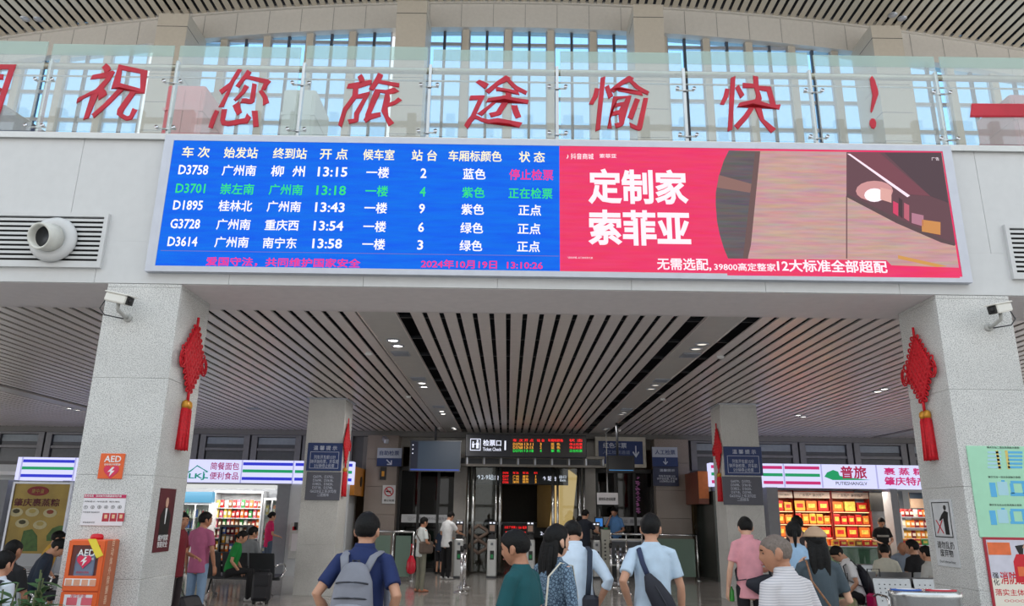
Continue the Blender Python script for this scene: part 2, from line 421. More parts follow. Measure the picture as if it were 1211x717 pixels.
# lower rear wall pieces
rw = structure('wall_rear', 'grey rear wall of the lower hall around the ticket gates')
wallgrey = mat('grey wall panel', (150, 147, 142), .5, n=.03)
dk = mat('dark clerestory surround', (112, 112, 114), .6, n=.03)
for x0, x1 in ((-22, -4.6), (5.7, 22)):
    B('clerestory_band', dk, rw, (x0, x1, 23.95, 24.2, 2.9, 5.2))
for x0, x1, z0 in ((-4.6, -3.35, 2.2), (4.75, 5.7, 2.2)):
    B('upper_infill', wallgrey, rw, (x0, x1, 23.95, 24.2, z0, 5.2))
B('lintel', wallgrey, rw, (-3.35, 4.75, 23.95, 24.2, 3.72, 5.2))
# clerestory windows
n = nwin
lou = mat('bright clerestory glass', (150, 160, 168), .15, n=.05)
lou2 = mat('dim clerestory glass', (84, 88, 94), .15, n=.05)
def clere(x0, x1):
    global n
    n += 1
    wv = structure('window_%d' % n, None, ((x0+x1)/2, 23.9, 3.2))
    f = MB()
    f.box(x0, x0+.18, 23.8, 23.95, 3.1, 4.1).box(x1-.18, x1, 23.8, 23.95, 3.1, 4.1).box(x0+.18, x1-.18, 23.8, 23.95, 3.95, 4.1).box(x0+.18, x1-.18, 23.82, 23.95, 3.52, 3.6)
    f.build('window_frame', mat('window frame grey', (120, 120, 124), .4, .4), wv)
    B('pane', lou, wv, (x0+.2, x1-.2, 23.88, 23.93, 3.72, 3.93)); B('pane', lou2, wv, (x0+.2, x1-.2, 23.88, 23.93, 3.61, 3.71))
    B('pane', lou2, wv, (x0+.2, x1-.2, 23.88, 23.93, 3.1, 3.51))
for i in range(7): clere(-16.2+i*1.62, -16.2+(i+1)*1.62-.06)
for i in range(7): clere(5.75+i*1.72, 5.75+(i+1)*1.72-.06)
# granite piers beside the gate
for x0, x1, lab in ((-4.35, -3.4, 'brown granite pier left of the gates with no smoking notice'), (4.5, 5.55, 'brown granite pier right of the gates with manual check sign')):
    p = structure('pier', lab, ((x0+x1)/2, 23.6, 0))
    for q in range(5): MB().bbox(x0, x1, 23.3, 23.95, q*.82+.003, min(4.0, q*.82+.817), .004).build('granite_panel', brown_granite, p)
# side rooms glazing: dark glass doors
def darkdoor(num, x0, x1, label):
    d = structure('door_%d' % num, label, ((x0+x1)/2, 23.8, 0))
    f = MB(); m_ = 3; 
    xs = [x0+(x1-x0)*i/m_ for i in range(m_+1)]
    for x in xs: f.box(x-.04, x+.04, 23.7, 23.82, 0, 3.1)
    f.box(x0, x1, 23.7, 23.82, 2.98, 3.1).box(x0, x1, 23.7, 23.82, 0, .1)
    f.build('door_frame', black_plastic, d)
    for a, b in zip(xs, xs[1:]): B('pane', dark_glass, d, (a+.04, b-.04, 23.75, 23.77, .1, 2.98))
    B('glass_band', mat('frosted band', (190, 192, 196), .5), d, (x0+.1, x1-.1, 23.735, 23.745, 1.42, 1.66))
    return d
dL = darkdoor(1, -3.35, -1.55, 'dark glass doors left of the ticket gates')
txt('⊕ 广东铁路服务中心  服务台', dL, (-2.45, 23.73, 1.54), 1.2, None, grey_sign)
dR = darkdoor(2, 2.75, 4.5, 'dark glass doors right of the ticket gates')
txt('肇庆东站  服务台', dR, (3.65, 23.73, 1.54), .9, None, grey_sign)
# light side columns of the gate and the header beam
B('gate_jamb', wallgrey, rw, (-1.66, -1.28, 23.6, 24.0, 0, 3.9), (2.3, 2.7, 23.6, 24.0, 0, 3.9))
hb = structure('trim_1', 'grey header beam with recessed panels over the ticket gate', (.5, 23.3, 3.2))
B('rail', mat('header grey', (138, 134, 128), .45, .3), hb, (-1.8, 2.95, 23.2, 23.55, 3.36, 3.44), (-1.8, 2.95, 23.2, 23.55, 3.10, 3.16), (-1.8, 2.95, 23.3, 23.5, 3.1, 3.4))
for i in range(9): B('recessed_panel', dark_metal, hb, (-1.74+i*.52, -1.74+i*.52+.42, 23.285, 23.31, 3.18, 3.34))
for i in range(10): B('divider', alu, hb, (-1.80+i*.52, -1.76+i*.52, 23.2, 23.3, 3.15, 3.37))
# passage behind the gates
pa = structure('wall_passage', 'dark passage beyond the gates')
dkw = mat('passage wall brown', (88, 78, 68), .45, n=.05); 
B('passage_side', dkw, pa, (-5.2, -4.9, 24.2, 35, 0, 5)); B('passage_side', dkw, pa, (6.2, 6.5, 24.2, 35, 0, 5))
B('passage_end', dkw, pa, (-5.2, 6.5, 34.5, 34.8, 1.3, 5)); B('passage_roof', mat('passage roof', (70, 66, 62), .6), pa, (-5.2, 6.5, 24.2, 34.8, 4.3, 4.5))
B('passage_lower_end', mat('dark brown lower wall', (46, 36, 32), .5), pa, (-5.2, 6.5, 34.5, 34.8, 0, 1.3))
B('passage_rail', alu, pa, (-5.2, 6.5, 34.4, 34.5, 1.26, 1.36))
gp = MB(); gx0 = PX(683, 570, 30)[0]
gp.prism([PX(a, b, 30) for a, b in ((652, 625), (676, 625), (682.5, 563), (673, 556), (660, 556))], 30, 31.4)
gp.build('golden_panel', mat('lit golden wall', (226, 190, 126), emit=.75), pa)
B('passage_partition', mat('passage olive wall', (104, 94, 74), .5, n=.04), pa, (1.2, 2.75, 31.5, 31.7, 1.2, 4.25))
# ================================================================ THINGS ON THE FACADE
def rect(a, b, c, d, Y):
    mx, my = (a+c)/2, (b+d)/2
    return PX(a, my, Y)[0], PX(c, my, Y)[0], PX(mx, d, Y)[1], PX(mx, b, Y)[1]
def plate(name, label, cat, a, b, c, d, Y, m, th=.03, group=None, frame=None):
    x0, x1, z0, z1 = rect(a, b, c, d, Y)
    t = thing(name, label, cat, ((x0+x1)/2, Y+th/2, z0), 0, group)
    MB().bbox(x0, x1, Y, Y+th, z0, z1, min(.006, th*.3)).build('plate', m, t)
    return t, (x0, x1, z0, z1)
def T(s, par, px, py, Y, hpx, m, wpx=None, bold=.012, **k):
    x, z = PX(px, py, Y); zz = abs(PX(px, py-hpx/2, Y)[1]-PX(px, py+hpx/2, Y)[1]); w = None
    if wpx: w = abs(PX(px+wpx/2, py, Y)[0]-PX(px-wpx/2, py, Y)[0])
    return txt(s, par, (x, Y-.0015, z), w, zz if (hpx and not k.pop('wonly', False)) else None, m, bold=bold, **k)

def led_mat(name, a, b, s=1.0, sc=40):
    m = bpy.data.materials.new(name); m.use_nodes = True; t = m.node_tree; bs = t.nodes['Principled BSDF']; bs.inputs['Base Color'].default_value = (.01, .01, .01, 1); bs.inputs['Specular IOR Level'].default_value = .05; bs.inputs['Roughness'].default_value = .9
    co = t.nodes.new('ShaderNodeTexCoord'); mp = t.nodes.new('ShaderNodeMapping'); mp.inputs['Rotation'].default_value = (0, .55, 0)
    wv = t.nodes.new('ShaderNodeTexWave'); wv.wave_type = 'BANDS'; wv.bands_direction = 'Z'; wv.inputs['Scale'].default_value = sc; wv.inputs['Distortion'].default_value = 3.0; wv.inputs['Detail'].default_value = 2
    wv.inputs['Detail Scale'].default_value = .6
    r = t.nodes.new('ShaderNodeMix'); r.data_type = 'RGBA'; r.inputs[6].default_value = RGB(*a); r.inputs[7].default_value = RGB(*b)
    t.links.new(co.outputs['Object'], mp.inputs[0]); t.links.new(mp.outputs[0], wv.inputs['Vector']); t.links.new(wv.outputs['Fac'], r.inputs[0])
    nz = t.nodes.new('ShaderNodeTexNoise'); nz.inputs['Scale'].default_value = 5; nz.inputs['Detail'].default_value = 3
    mp2 = t.nodes.new('ShaderNodeMapping'); mp2.inputs['Rotation'].default_value = (0, .5, 0); mp2.inputs['Scale'].default_value = (.5, 1, 5); t.links.new(co.outputs['Object'], mp2.inputs[0]); t.links.new(mp2.outputs[0], nz.inputs['Vector'])
    m3 = t.nodes.new('ShaderNodeMix'); m3.data_type = 'RGBA'; m3.blend_type = 'OVERLAY'; m3.inputs[0].default_value = .45; t.links.new(r.outputs[2], m3.inputs[6]); t.links.new(nz.outputs['Color'], m3.inputs[7])
    t.links.new(m3.outputs[2], bs.inputs['Emission Color']); bs.inputs['Emission Strength'].default_value = s
    return m
YS = 7.87
bd = thing('display_board', 'long blue and red LED board showing departures beside a furniture advert', 'display board', (.54, 7.9, 4.25))
led_blue = led_mat('led blue', (0, 70, 226), (16, 132, 252)); led_red = led_mat('led red', (226, 34, 88), (250, 80, 124), sc=30)
B('departure_screen', led_blue, bd, (-3.955, .545, YS, YS+.05, 4.312, 5.852))
B('advert_screen', led_red, bd, (.548, 5.028, YS, YS+.05, 4.312, 5.852))
fm = MB()
xo0, xo1, zo0, zo1 = -4.065, 5.135, 4.245, 5.925; xi0, xi1, zi0, zi1 = -3.957, 5.030, 4.31, 5.854
def bar(pts): fm.prism(pts, YS-.004, YF)
bar([(xo0, zo0), (xo1, zo0), (xi1, zi0), (xi0, zi0)]); bar([(xo0, zo1), (xi0, zi1), (xi1, zi1), (xo1, zo1)])
bar([(xo0, zo0), (xi0, zi0), (xi0, zi1), (xo0, zo1)]); bar([(xo1, zo0), (xo1, zo1), (xi1, zi1), (xi1, zi0)])
fm.build('frame', alu, bd)
l_white = mat('led white', (250, 246, 250), emit=1.0); l_yel = mat('led pale yellow', (250, 240, 200), emit=1.0)
l_green = mat('led green', (30, 215, 120), emit=1.0); l_mag = mat('led magenta', (240, 30, 130), emit=1.0); l_pink = mat('led white advert', (250, 236, 244), emit=1.0)
Yt = YS-.002
cols_top = [232, 285, 343, 395, 448, 502, 562, 629]; cols_bot = [216, 274, 331, 387, 442, 497, 557, 625]
rows = [(['车 次', '始发站', '终到站', '开 点', '候车室', '站 台', '车厢标颜色', '状 态'], 180, l_yel),
        (['D3758', '广州南', '柳  州', '13:15', '一楼', '2', '蓝色', '停止检票'], 201, l_white),
        (['D3701', '崇左南', '广州南', '13:18', '一楼', '4', '紫色', '正在检票'], 223, l_green),
        (['D1895', '桂林北', '广州南', '13:43', '一楼', '9', '紫色', '正点'], 243, l_white),
        (['G3728', '广州南', '重庆西', '13:54', '一楼', '6', '绿色', '正点'], 265, l_white),
        (['D3614', '广州南', '南宁东', '13:58', '一楼', '3', '绿色', '正点'], 286, l_white)]
CW = {0: 33, 1: 40, 2: 40, 3: 33, 4: 37, 5: 30, 6: 63, 7: 31}
for ri, (cells, y, m) in enumerate(rows):
    for ci, s in enumerate(cells):
        f = (y-180)/106; x = cols_top[ci]*(1-f)+cols_bot[ci]*f; yy = y+ (x-232)*.0145
        asc = all(ord(c) < 128 for c in s)
        if asc: T(s, bd, x, yy, Yt, 11.5, m, 7 if ci == 5 else 35, bold=.02)
        else:
            w = {1: 40, 2: 40, 4: 27, 6: 27, 7: 27}.get(ci, 33) if ri else CW[ci]
            if s in ('停止检票', '正在检票'): w = 52
            T(s, bd, x, yy, Yt, 13, l_mag if s == '停止检票' else m, w, bold=.018)
T('爱国守法，共同维护国家安全', bd, 335, 310.5, Yt, 11, l_mag, 183, bold=.02)
T('2024年10月19日  13:10:26', bd, 570, 313, Yt, 10.5, l_mag, 144, bold=.02)
B('screen_rule', mat('led rule', (120, 110, 190), emit=.8), bd, (-3.92, .53, YS-.002, YS, 4.485, 4.491))
# the advert: flat picture areas of the screen
def area_px(name, pts, m, k):
    q = MB(); q.prism([PX(a, b, YS) for a, b in pts], YS-.0006*k, YS+.001); return q.build(name, m, bd)
area_px('advert_picture', [(862, 178), (856, 190), (850, 209), (846.5, 228), (846.4, 242), (848, 262), (851, 277), (856, 294), (862, 308), (866, 315), (1134, 317), (1113.5, 181)], led_mat('led tan', (188, 142, 146), (210, 172, 164), sc=36), 1)
area_px('advert_picture', [(862, 178), (856, 190), (850, 209), (846.5, 228), (846.4, 242), (848, 262), (851, 277), (856, 294), (862, 308), (884, 312), (888, 270), (899, 179)], led_mat('led taupe', (90, 84, 92), (116, 104, 106), sc=36), 2)
area_px('advert_picture', [(850, 207), (890, 218), (887, 228), (848, 222)], mat('led bronze', (140, 100, 92), emit=.9), 3)
area_px('advert_picture', [(893, 179), (899, 179), (888, 290), (883, 311), (878, 311)], mat('led dark edge', (104, 74, 72), emit=.9), 4)
area_px('advert_picture', [(1001, 180), (1113, 180.5), (1130, 290), (1113, 284), (1060, 261), (1001, 231)], mat('led dark niche', (96, 56, 66), emit=.9), 3)
area_px('advert_picture', [(1046, 181), (1113, 180.5), (1121, 240), (1100, 232)], mat('led dark corner', (72, 46, 56), emit=.9), 4)
area_px('advert_picture', [(1001, 181), (1040, 181), (1100, 232), (1075, 230)], mat('led maroon', (118, 56, 70), emit=.9), 5)
area_px('advert_picture', [(1002, 182), (1005, 182), (1076, 231.5), (1073, 233.5)], mat('led strip white', (255, 226, 240), emit=1.0), 6)
area_px('advert_picture', [(1034+22*math.cos(a*PI/8), 226+12*math.sin(a*PI/8)) for a in range(16)], mat('led glow tan', (200, 140, 140), emit=1.0), 5)
area_px('advert_picture', [(1034+12*math.cos(a*PI/8), 231+8*math.sin(a*PI/8)) for a in range(16)], mat('led lamp', (255, 240, 248), emit=1.0), 7)
area_px('advert_picture', [(1001, 229), (1060, 258), (1113, 282), (1129, 288), (1129, 291), (1113, 287), (1060, 264), (1001, 233)], mat('led shelf edge', (84, 58, 62), emit=.9), 6)
for (a, b, c, d), cc in (((1056, 238, 1062, 256), (214, 50, 96)), ((1063, 234, 1067, 258), (60, 30, 40)), ((1069, 240, 1075, 262), (190, 90, 110)), ((1078, 252, 1092, 268), (180, 120, 140)), ((1090, 260, 1112, 278), (206, 138, 70)), ((1041, 222, 1054, 240), (226, 168, 160))):
    area_px('advert_picture', [(a, b), (c, b+3), (c, d), (a, d-4)], mat('led bit %d' % a, cc, emit=.9), 8)
area_px('advert_picture', [(1000.5, 232), (1002, 232), (1002, 306), (1000.5, 306)], mat('led dark line', (110, 74, 78), emit=.9), 5)
area_px('advert_picture', [(1062, 302), (1120, 315), (1108, 316), (1062, 306)], mat('led amber', (210, 150, 70), emit=.9), 6)
area_px('advert_banner', [(860, 306), (1048, 308), (1054, 314), (1134, 317), (1135, 329), (860, 326)], led_red, 7)
T('定制家', bd, 754.5, 221, Yt-.004, 42, l_pink, 118, bold=.035)
T('索菲亚', bd, 756, 269.5, Yt-.004, 42, l_pink, 121, bold=.035)
T('无需选配,', bd, 809, 313, Yt-.006, 15, l_pink, 64, bold=.02)
T('39800高定整家', bd, 881, 316, Yt-.006, 9.5, l_pink, 73, bold=.015)
T('12大标准全部超配', bd, 984, 315, Yt-.006, 15, l_pink, 130, bold=.025)
T('♪ 抖音商城', bd, 686, 185, Yt, 7, l_pink, 32, bold=.01)
T('索菲亚', bd, 719, 184.5, Yt, 5, l_pink, 20, bold=.01)
T('*活动详情, 以门店实际为准', bd, 686, 305, Yt, 2.4, l_pink, 30, bold=0)
T('广告', bd, 1106, 188, Yt-.003, 4, l_pink, 9, bold=0)

# ventilation grilles
def grille(label, a, b, c, d, nz):
    x0, x1, z0, z1 = rect(a, b, c, d, YF)
    t = thing('ventilation_grille', label, 'air vent', ((x0+x1)/2, YF, z0))
    B('backing', black_m, t, (x0+.03, x1-.03, YF-.003, YF-.001, z0+.03, z1-.03))
    f = MB(); F_ = .045
    f.box(x0, x1, YF-.045, YF, z1-F_, z1).box(x0, x1, YF-.045, YF, z0, z0+F_).box(x0, x0+F_, YF-.045, YF, z0+F_, z1-F_).box(x1-F_, x1, YF-.045, YF, z0+F_, z1-F_)
    f.build('frame', white_panel, t)
    n_ = 10; h_ = (z1-z0-2*F_)/n_
    for i in range(n_):
        z = z0+F_+i*h_
        q = MB(); q.prismx([(YF-.04, z+.0), (YF-.035, z), (YF-.006, z+h_*.42), (YF-.006, z+h_*.55), (YF-.04, z+h_*.55)], x0+F_, x1-F_); q.build('louvre', white_panel, t)
    if nz:
        X, Z = PX(64, 284, YF-.06)
        nzt = MB(); nzt.lathe((X, YF, Z), [(.0, -.05), (.255, -.05), (.265, -.08), (.25, -.11), (.20, -.13), (.16, -.12)], 36, 'Y')
        nzt.build('nozzle_ring', white_panel, t)
        q = MB(); q.lathe((0, 0, 0), [(.16, .02), (.15, -.16), (.135, -.165), (.12, -.15), (.12, .0)], 32, 'Y'); q.xf(Matrix.Translation((X, YF-.13, Z)) @ Matrix.Rotation(.22, 4, 'X') @ Matrix.Rotation(-.2, 4, 'Z'))
        nb = q.build('nozzle_barrel', mat('nozzle cream', (212, 212, 204), .4), t)
        q = MB(); q.lathe((0, 0, 0), [(.0, -.08), (.119, -.08), (.119, -.07), (0, -.07)], 24, 'Y'); q.xf(Matrix.Translation((X, YF-.13, Z)) @ Matrix.Rotation(.22, 4, 'X') @ Matrix.Rotation(-.2, 4, 'Z'))
        q.build('nozzle_throat', dark_metal, t)
grille('white louvred air grille with round jet nozzle, left of the display board', -22, 253, 126, 317, True)
grille('white louvred air grille at the right edge of the fascia', 1191, 268, 1330, 332, False)

# glass balustrade with red calligraphy
bal = thing('glass_balustrade', 'glass balustrade with steel posts and red characters along the gallery edge', 'balustrade', (.5, YF, 5.965))
PXS = [-7.22+1.55*i for i in range(11)]
for i in range(10):
    a, b = PXS[i]+.035, PXS[i+1]-.035
    top = 7.17 if i % 3 else 7.2
    B('glass_panel', bal_glass, bal, (a, b, YF-.02, YF-.005, 5.99, 7.02)); B('frosted_band', frost_glass, bal, (a, b, YF-.02, YF-.005, 7.02, top+.0))
for x in PXS:
    p = MB(); p.box(x-.018, x+.018, YF+.04, YF+.1, 5.96, 7.0).build('post', steel, bal)
    for z in (6.68, 6.06):
        q = MB()
        q.tube([(x-.11, YF+.03, z), (x+.11, YF+.03, z)], .012)
        for s in (-.1, .1): q.lathe((x+s, YF-.03, z), [(.0, 0), (.022, 0), (.022, .02), (.012, .025), (.012, .06)], 10, 'Y')
        q.build('glass_clamp', chrome, bal)
MB().tube([(-9, YF+.2, 7.0), (9.5, YF+.2, 7.02)], .042, 16).build('handrail', mat('handrail steel', (190, 184, 168), .25, .85), bal)
MB().tube([(-9, YF+.2, 6.86), (9.5, YF+.2, 6.88)], .012, 8).build('lower_rail', steel, bal)
redglass = mat('red film lettering', (206, 40, 62), .4, n=.1, ns=3)
_rt = redglass.node_tree; _o = _rt.nodes['Material Output']; _mx = _rt.nodes.new('ShaderNodeMixShader'); _tr = _rt.nodes.new('ShaderNodeBsdfTransparent'); _tr.inputs[0].default_value = (1, .35, .38, 1); _mx.inputs[0].default_value = .28
_rt.links.new(_rt.nodes['Principled BSDF'].outputs[0], _mx.inputs[1]); _rt.links.new(_tr.outputs[0], _mx.inputs[2]); _rt.links.new(_mx.outputs[0], _o.inputs[0])
for s, x, y, w, h, sh in (('国', -24, 110, 74, 74, .1), ('祝', 134, 108, 76, 66, .18), ('您', 285, 117, 70, 66, .18), ('旅', 437, 117, 72, 60, .1), ('途', 587, 119, 76, 60, .12), ('愉', 733, 121, 74, 64, .1), ('快', 885, 122, 68, 64, .12), ('!', 1033, 124, 11, 60, .1), ('一', 1196, 126, 98, 15, .1)):
    x_, z_ = PX(x, y, YF-.03); zz = PX(x, y-h/2, YF)[1]-PX(x, y+h/2, YF)[1]; ww = PX(x+w/2, y, YF)[0]-PX(x-w/2, y, YF)[0]
    txt(s, bal, (x_, YF-.024, z_), ww, zz, redglass, bold=.010, name='red_character', shear=sh)

# things standing on the gallery behind the glass
def cabinet_up(label, a, b, c, d, Y, m, cat='cabinet', name='gallery_cabinet'):
    x0, x1, z0, z1 = rect(a, b, c, d, Y)
    t = thing(name, label, cat, ((x0+x1)/2, Y+.4, 5.93))
    MB().bbox(x0, x1, Y, Y+.8, 5.93, z1, .02).build('housing', m, t)
    B('front_door', m, t, (x0+.05, (x0+x1)/2-.01, Y-.015, Y, 6.0, z1-.08), ((x0+x1)/2+.01, x1-.05, Y-.015, Y, 6.0, z1-.08))
    B('ridge', m, t, (x0-.01, x1+.01, Y-.02, Y+.8, z1-.42, z1-.38))
    return t
cabinet_up('pale red cabinet on the gallery behind the glass, left of the board', 194, 101, 240, 158, 9.6, mat('cabinet pale red', (208, 112, 116), .5, n=.03))  # pinkish tone set as base colour of the whole box
cn = thing('sloped_panel', 'dark navy sloping panel on the gallery at the far left behind the glass', 'panel', (-6.6, 9.8, 5.93))
q = MB(); q.prism([PX(a, b, 9.6) for a, b in ((-40, 122), (6, 128), (52, 157), (-40, 157))], 9.6, 10.0); q.build('panel', mat('panel navy', (30, 44, 78), .5), cn)
q = MB(); q.prism([PX(a, b, 9.6) for a, b in ((-40, 119), (7, 125), (56, 157), (52, 157), (5, 129), (-40, 123))], 9.58, 10.02); q.build('edge_trim', dark_metal, cn)
cabinet_up('pale grey cabinet on the gallery behind the glass', 333, 106, 372, 160, 9.6, mat('pale grey green paint', (186, 196, 190), .5, n=.03))
cabinet_up('dusky red cabinet on the gallery at the right edge', 1199, 112, 1240, 172, 9.6, mat('dusky red paint', (170, 100, 112), .5, n=.03))

# downlights and small grilles in the lower ceiling
lamp_on = mat('downlight glow', (255, 250, 240), emit=9.0)
lamp_dim = mat('downlight weak glow', (236, 228, 214), emit=1.3)
def downlight(px, py, m, label, grp):
    X, Y = FL(px, py, ZC)
    t = thing('downlight', label, 'ceiling light', (X, Y, ZC-.012), 0, grp)
    MB().lathe((X, Y, ZC-.012), [(.075, .02), (.10, .015), (.105, 0), (.08, -.005), (.075, .01)], 20).build('trim_ring', alu, t)
    MB().cyl((X, Y), .078, ZC-.004, ZC+.002, 20).build('lens', m, t)
for i, (px, py) in enumerate(((465, 402.5), (470.5, 409), (499, 453), (501.5, 457.5), (522.5, 486.5), (524, 489.5), (536.5, 506), (538, 507.5))):
    downlight(px, py, lamp_on, '%s lamp of the %s lit downlight pair in the left ceiling strip' % (('front', 'rear')[i % 2], ('nearest', 'second', 'third', 'farthest')[i//2]), 'lit downlights in the left strip')
for i, (px, py) in enumerate(((830, 407), (823, 412.5), (775, 455.5), (770, 460), (738, 488), (735, 490), (717, 507), (715.5, 508))):
    downlight(px, py, lamp_dim, '%s lamp of the %s dim downlight pair in the right ceiling strip' % (('front', 'rear')[i % 2], ('nearest', 'second', 'third', 'farthest')[i//2]), 'dim downlights in the right strip')
for px, py, wh in ((82, 483, 'left downlight of the pair left of the left front column'), (92, 485, 'right downlight of the pair left of the left front column'), (944, 491, 'left downlight of the pair above the right shop sign'), (950, 493, 'right downlight of the pair above the right shop sign'), (1046, 460, 'far downlight beside the right front column'), (1038, 463, 'near downlight beside the right front column')):
    downlight(px, py, lamp_on, 'bright '+wh, 'lit downlights over the shops')
for px, py, s in ((474, 418, 'nearest grille in the left'), (495, 448, 'middle grille in the left'), (816, 420, 'nearest grille in the right'), (782, 450, 'middle grille in the right'), (519, 481, 'farthest grille in the left'), (741, 484, 'farthest grille in the right'), (300, 483, 'single grille in the far left')):
    X, Y = FL(px, py, ZC)
    t = thing('ceiling_grille', 'small square %s lighting strip of the ceiling' % s, 'ceiling vent', (X, Y, ZC-.01), 0, 'square grilles in the ceiling')
    B('frame', alu, t, (X-.14, X+.14, Y-.16, Y-.14, ZC-.015, ZC), (X-.14, X+.14, Y+.14, Y+.16, ZC-.015, ZC), (X-.14, X-.12, Y-.14, Y+.14, ZC-.015, ZC), (X+.12, X+.14, Y-.14, Y+.14, ZC-.015, ZC))
    B('backing', dark_metal, t, (X-.12, X+.12, Y-.14, Y+.14, ZC-.003, ZC))
    B('blades', alu, t, *[(X-.12, X+.12, Y-.13+.045*k, Y-.115+.045*k, ZC-.012, ZC-.004) for k in range(6)])
for px, py, s in ((436, 419, 'nearest on the left'), (483, 470, 'second on the left'), (852, 423, 'nearest on the right'), (784, 473, 'second on the right'), (732, 510, 'farthest on the right'), (519, 507, 'farthest on the left')):
    X, Y = FL(px, py, ZC-.03)
    t = thing('smoke_detector', 'small white smoke detector under the ceiling slats, '+s, 'smoke detector', (X, Y, ZC-.05), 0, 'smoke detectors')
    MB().lathe((X, Y, ZC), [(.05, 0), (.06, -.015), (.055, -.035), (.03, -.05), (.0, -.052)], 16).build('housing', white, t)
for X, pw in ((-1.71, 60), (2.78, 14)):
    for Y in (11.2, 16, 20.5): area('downlight_lamp', (X, Y, ZC-.06), .3, 1.2, pw)

# CCTV cameras
def cctv(label, sx_, px, py, Y, yaw_):
    X, Z = PX(px, py, Y)
    t = thing('security_camera', label, 'security camera', (X, Y, Z))
    R = Matrix.Translation((X, Y-.22, Z)) @ Matrix.Rotation(yaw_, 4, 'Z') @ Matrix.Rotation(math.radians(14), 4, 'X')
    b = MB(); b.bbox(-.052, .052, -.17, .16, -.05, .045, .015); b.xf(R).build('housing', mat('camera ivory', (226, 224, 216), .4, n=0), t)
    s_ = MB(); s_.bbox(-.062, .062, -.2, .17, .045, .06, .006); s_.xf(R).build('sun_shield', mat('camera ivory', (226, 224, 216)), t)
    g = MB(); g.bbox(-.046, .046, -.185, -.168, -.046, .04, .01); g.lathe((0, -.195, -.004), [(.012, 0), (.026, .002), (.028, .012)], 14, 'Y'); g.xf(R).build('lens_window', black_plastic, t)
    a = MB(); a.tube([(X, Y-.21, Z-.05), (X, Y-.2, Z-.12), (X+.02*sx_, Y-.08, Z-.16), (X+.02*sx_, Y-.01, Z-.16)], .02); a.lathe((X+.02*sx_, Y-.03, Z-.16), [(.045, .03), (.045, .012), (.03, 0)], 16, 'Y')
    a.build('bracket', mat('bracket grey', (176, 176, 172), .4), t)
    c0 = R @ Vector((0, .16, 0))
    MB().tube([c0, c0+Vector((-.06*sx_, .06, -.02)), c0+Vector((-.1*sx_, .05, -.12)), c0+Vector((-.02*sx_, .02, -.2)), (X-.02*sx_, Y-.02, Z-.17)], .007, 6).build('cable', dark_metal, t)
cctv('white bullet camera with looped cable high on the left front column', 1, 152, 360, YF, 1.2)
cctv('white bullet camera high on the right front column', -1, 1168, 371, YF, -1.05)
X, Z = PX(456, 520, 23.2)
t = thing('security_camera', 'small dark bullet camera on the granite pier left of the gates', 'security camera', (X, 23.3, Z))
q = MB(); q.bbox(-.07, .07, -.28, .1, -.07, .07, .02); q.xf(Matrix.Translation((X, 23.05, Z)) @ Matrix.Rotation(.4, 4, 'Z') @ Matrix.Rotation(.35, 4, 'X')).build('housing', alu, t)
MB().tube([(X, 23.1, Z), (X, 23.3, Z+.05)], .03).build('bracket', dark_metal, t)

# red Chinese knots
knot_red = mat('red knot cord', (206, 14, 34), .6, n=.12, ns=40, bump=.3)
gold = mat('gold thread', (214, 150, 50), .4, .4)
def knot(label, X, Y, ztop, w, h, face):   # hangs in the YZ plane beside a column; face = +1/-1 side in X
    t = thing('chinese_knot', label, 'wall ornament', (X, Y, ztop-h*1.55), 0)
    d = .035*face
    zc_ = ztop-.16*h-h*.5
    pad = MB(); n = 7
    for k in range(n+1):
        u = -1+2*k/n
        # two families of cords crossing the diamond
        for s in (1, -1):
            pts = []
            for j in range(7):
                v = -1+2*j/6
                a, b = (u, v) if s == 1 else (v, u)
                pts.append((X+d*(1+.5*math.sin(j*PI+k*PI)), Y+(a-b)*w*.25, zc_+(a+b)*h*.25))
            pad.tube(pts, w*.042, 6)
    pad.prismx([(Y-w*.48, zc_), (Y, zc_-h*.48), (Y+w*.48, zc_), (Y, zc_+h*.48)], X+d*.5, X+d*1.2)
    pad.build('woven_diamond', knot_red, t)
    lp = MB()
    for k in range(6):
        f = (k+.5)/6
        for sy, sz in ((1, 1), (1, -1), (-1, 1), (-1, -1)):
            cy, cz = Y+sy*w*.5*f, zc_+sz*h*.5*(1-f); o_ = Vector((0, sy*h, sz*w)).normalized(); tt = Vector((0, -o_.z, o_.y)); R_ = .045+.02*(k == 5)
            lp.tube([Vector((X+d, cy, cz))+o_*R_*(1+math.cos(a))*.8+tt*R_*.5*math.sin(a) for a in [PI+2*PI*i/8 for i in range(9)]], w*.02, 5)
    for sy in (-1, 1):
        for r_ in (.075, .1): lp.tube([(X+d*1.4, Y+sy*(w*.46+r_*.7*(1+math.cos(a))), zc_-.05+r_*math.sin(a)) for a in [2*PI*i/10 for i in range(11)]], w*.02, 5)
    lp.build('cord_loops', knot_red, t)
    MB().tube([(X+d, Y, ztop), (X+d, Y, zc_+h*.45)], .016, 6).build('hanging_cord', knot_red, t)
    zb = zc_-h*.5
    q = MB(); q.tube([(X+d, Y, zb+.03), (X+d, Y, zb-.12)], .018, 6); q.build('lower_cord', knot_red, t)
    for s in (-.045, .045):
        q = MB(); q.lathe((X+d, Y+s, zb-.2), [(.012, .09), (.035, .07), (.042, .03), (.035, 0)], 12); q.build('tassel_cap', gold, t)
        q = MB(); q.lathe((X+d, Y+s, zb-.2), [(.034, 0), (.04, -.1), (.046, -h*.55), (.05, -h*.62), (.0, -h*.625)], 14)
        for k in range(8): q.tube([(X+d+.036*math.cos(k*PI/4), Y+s+.036*math.sin(k*PI/4), zb-.22), (X+d+.05*math.cos(k*PI/4), Y+s+.05*math.sin(k*PI/4), zb-.2-h*.63)], .006, 4)
        q.build('tassel', knot_red, t)
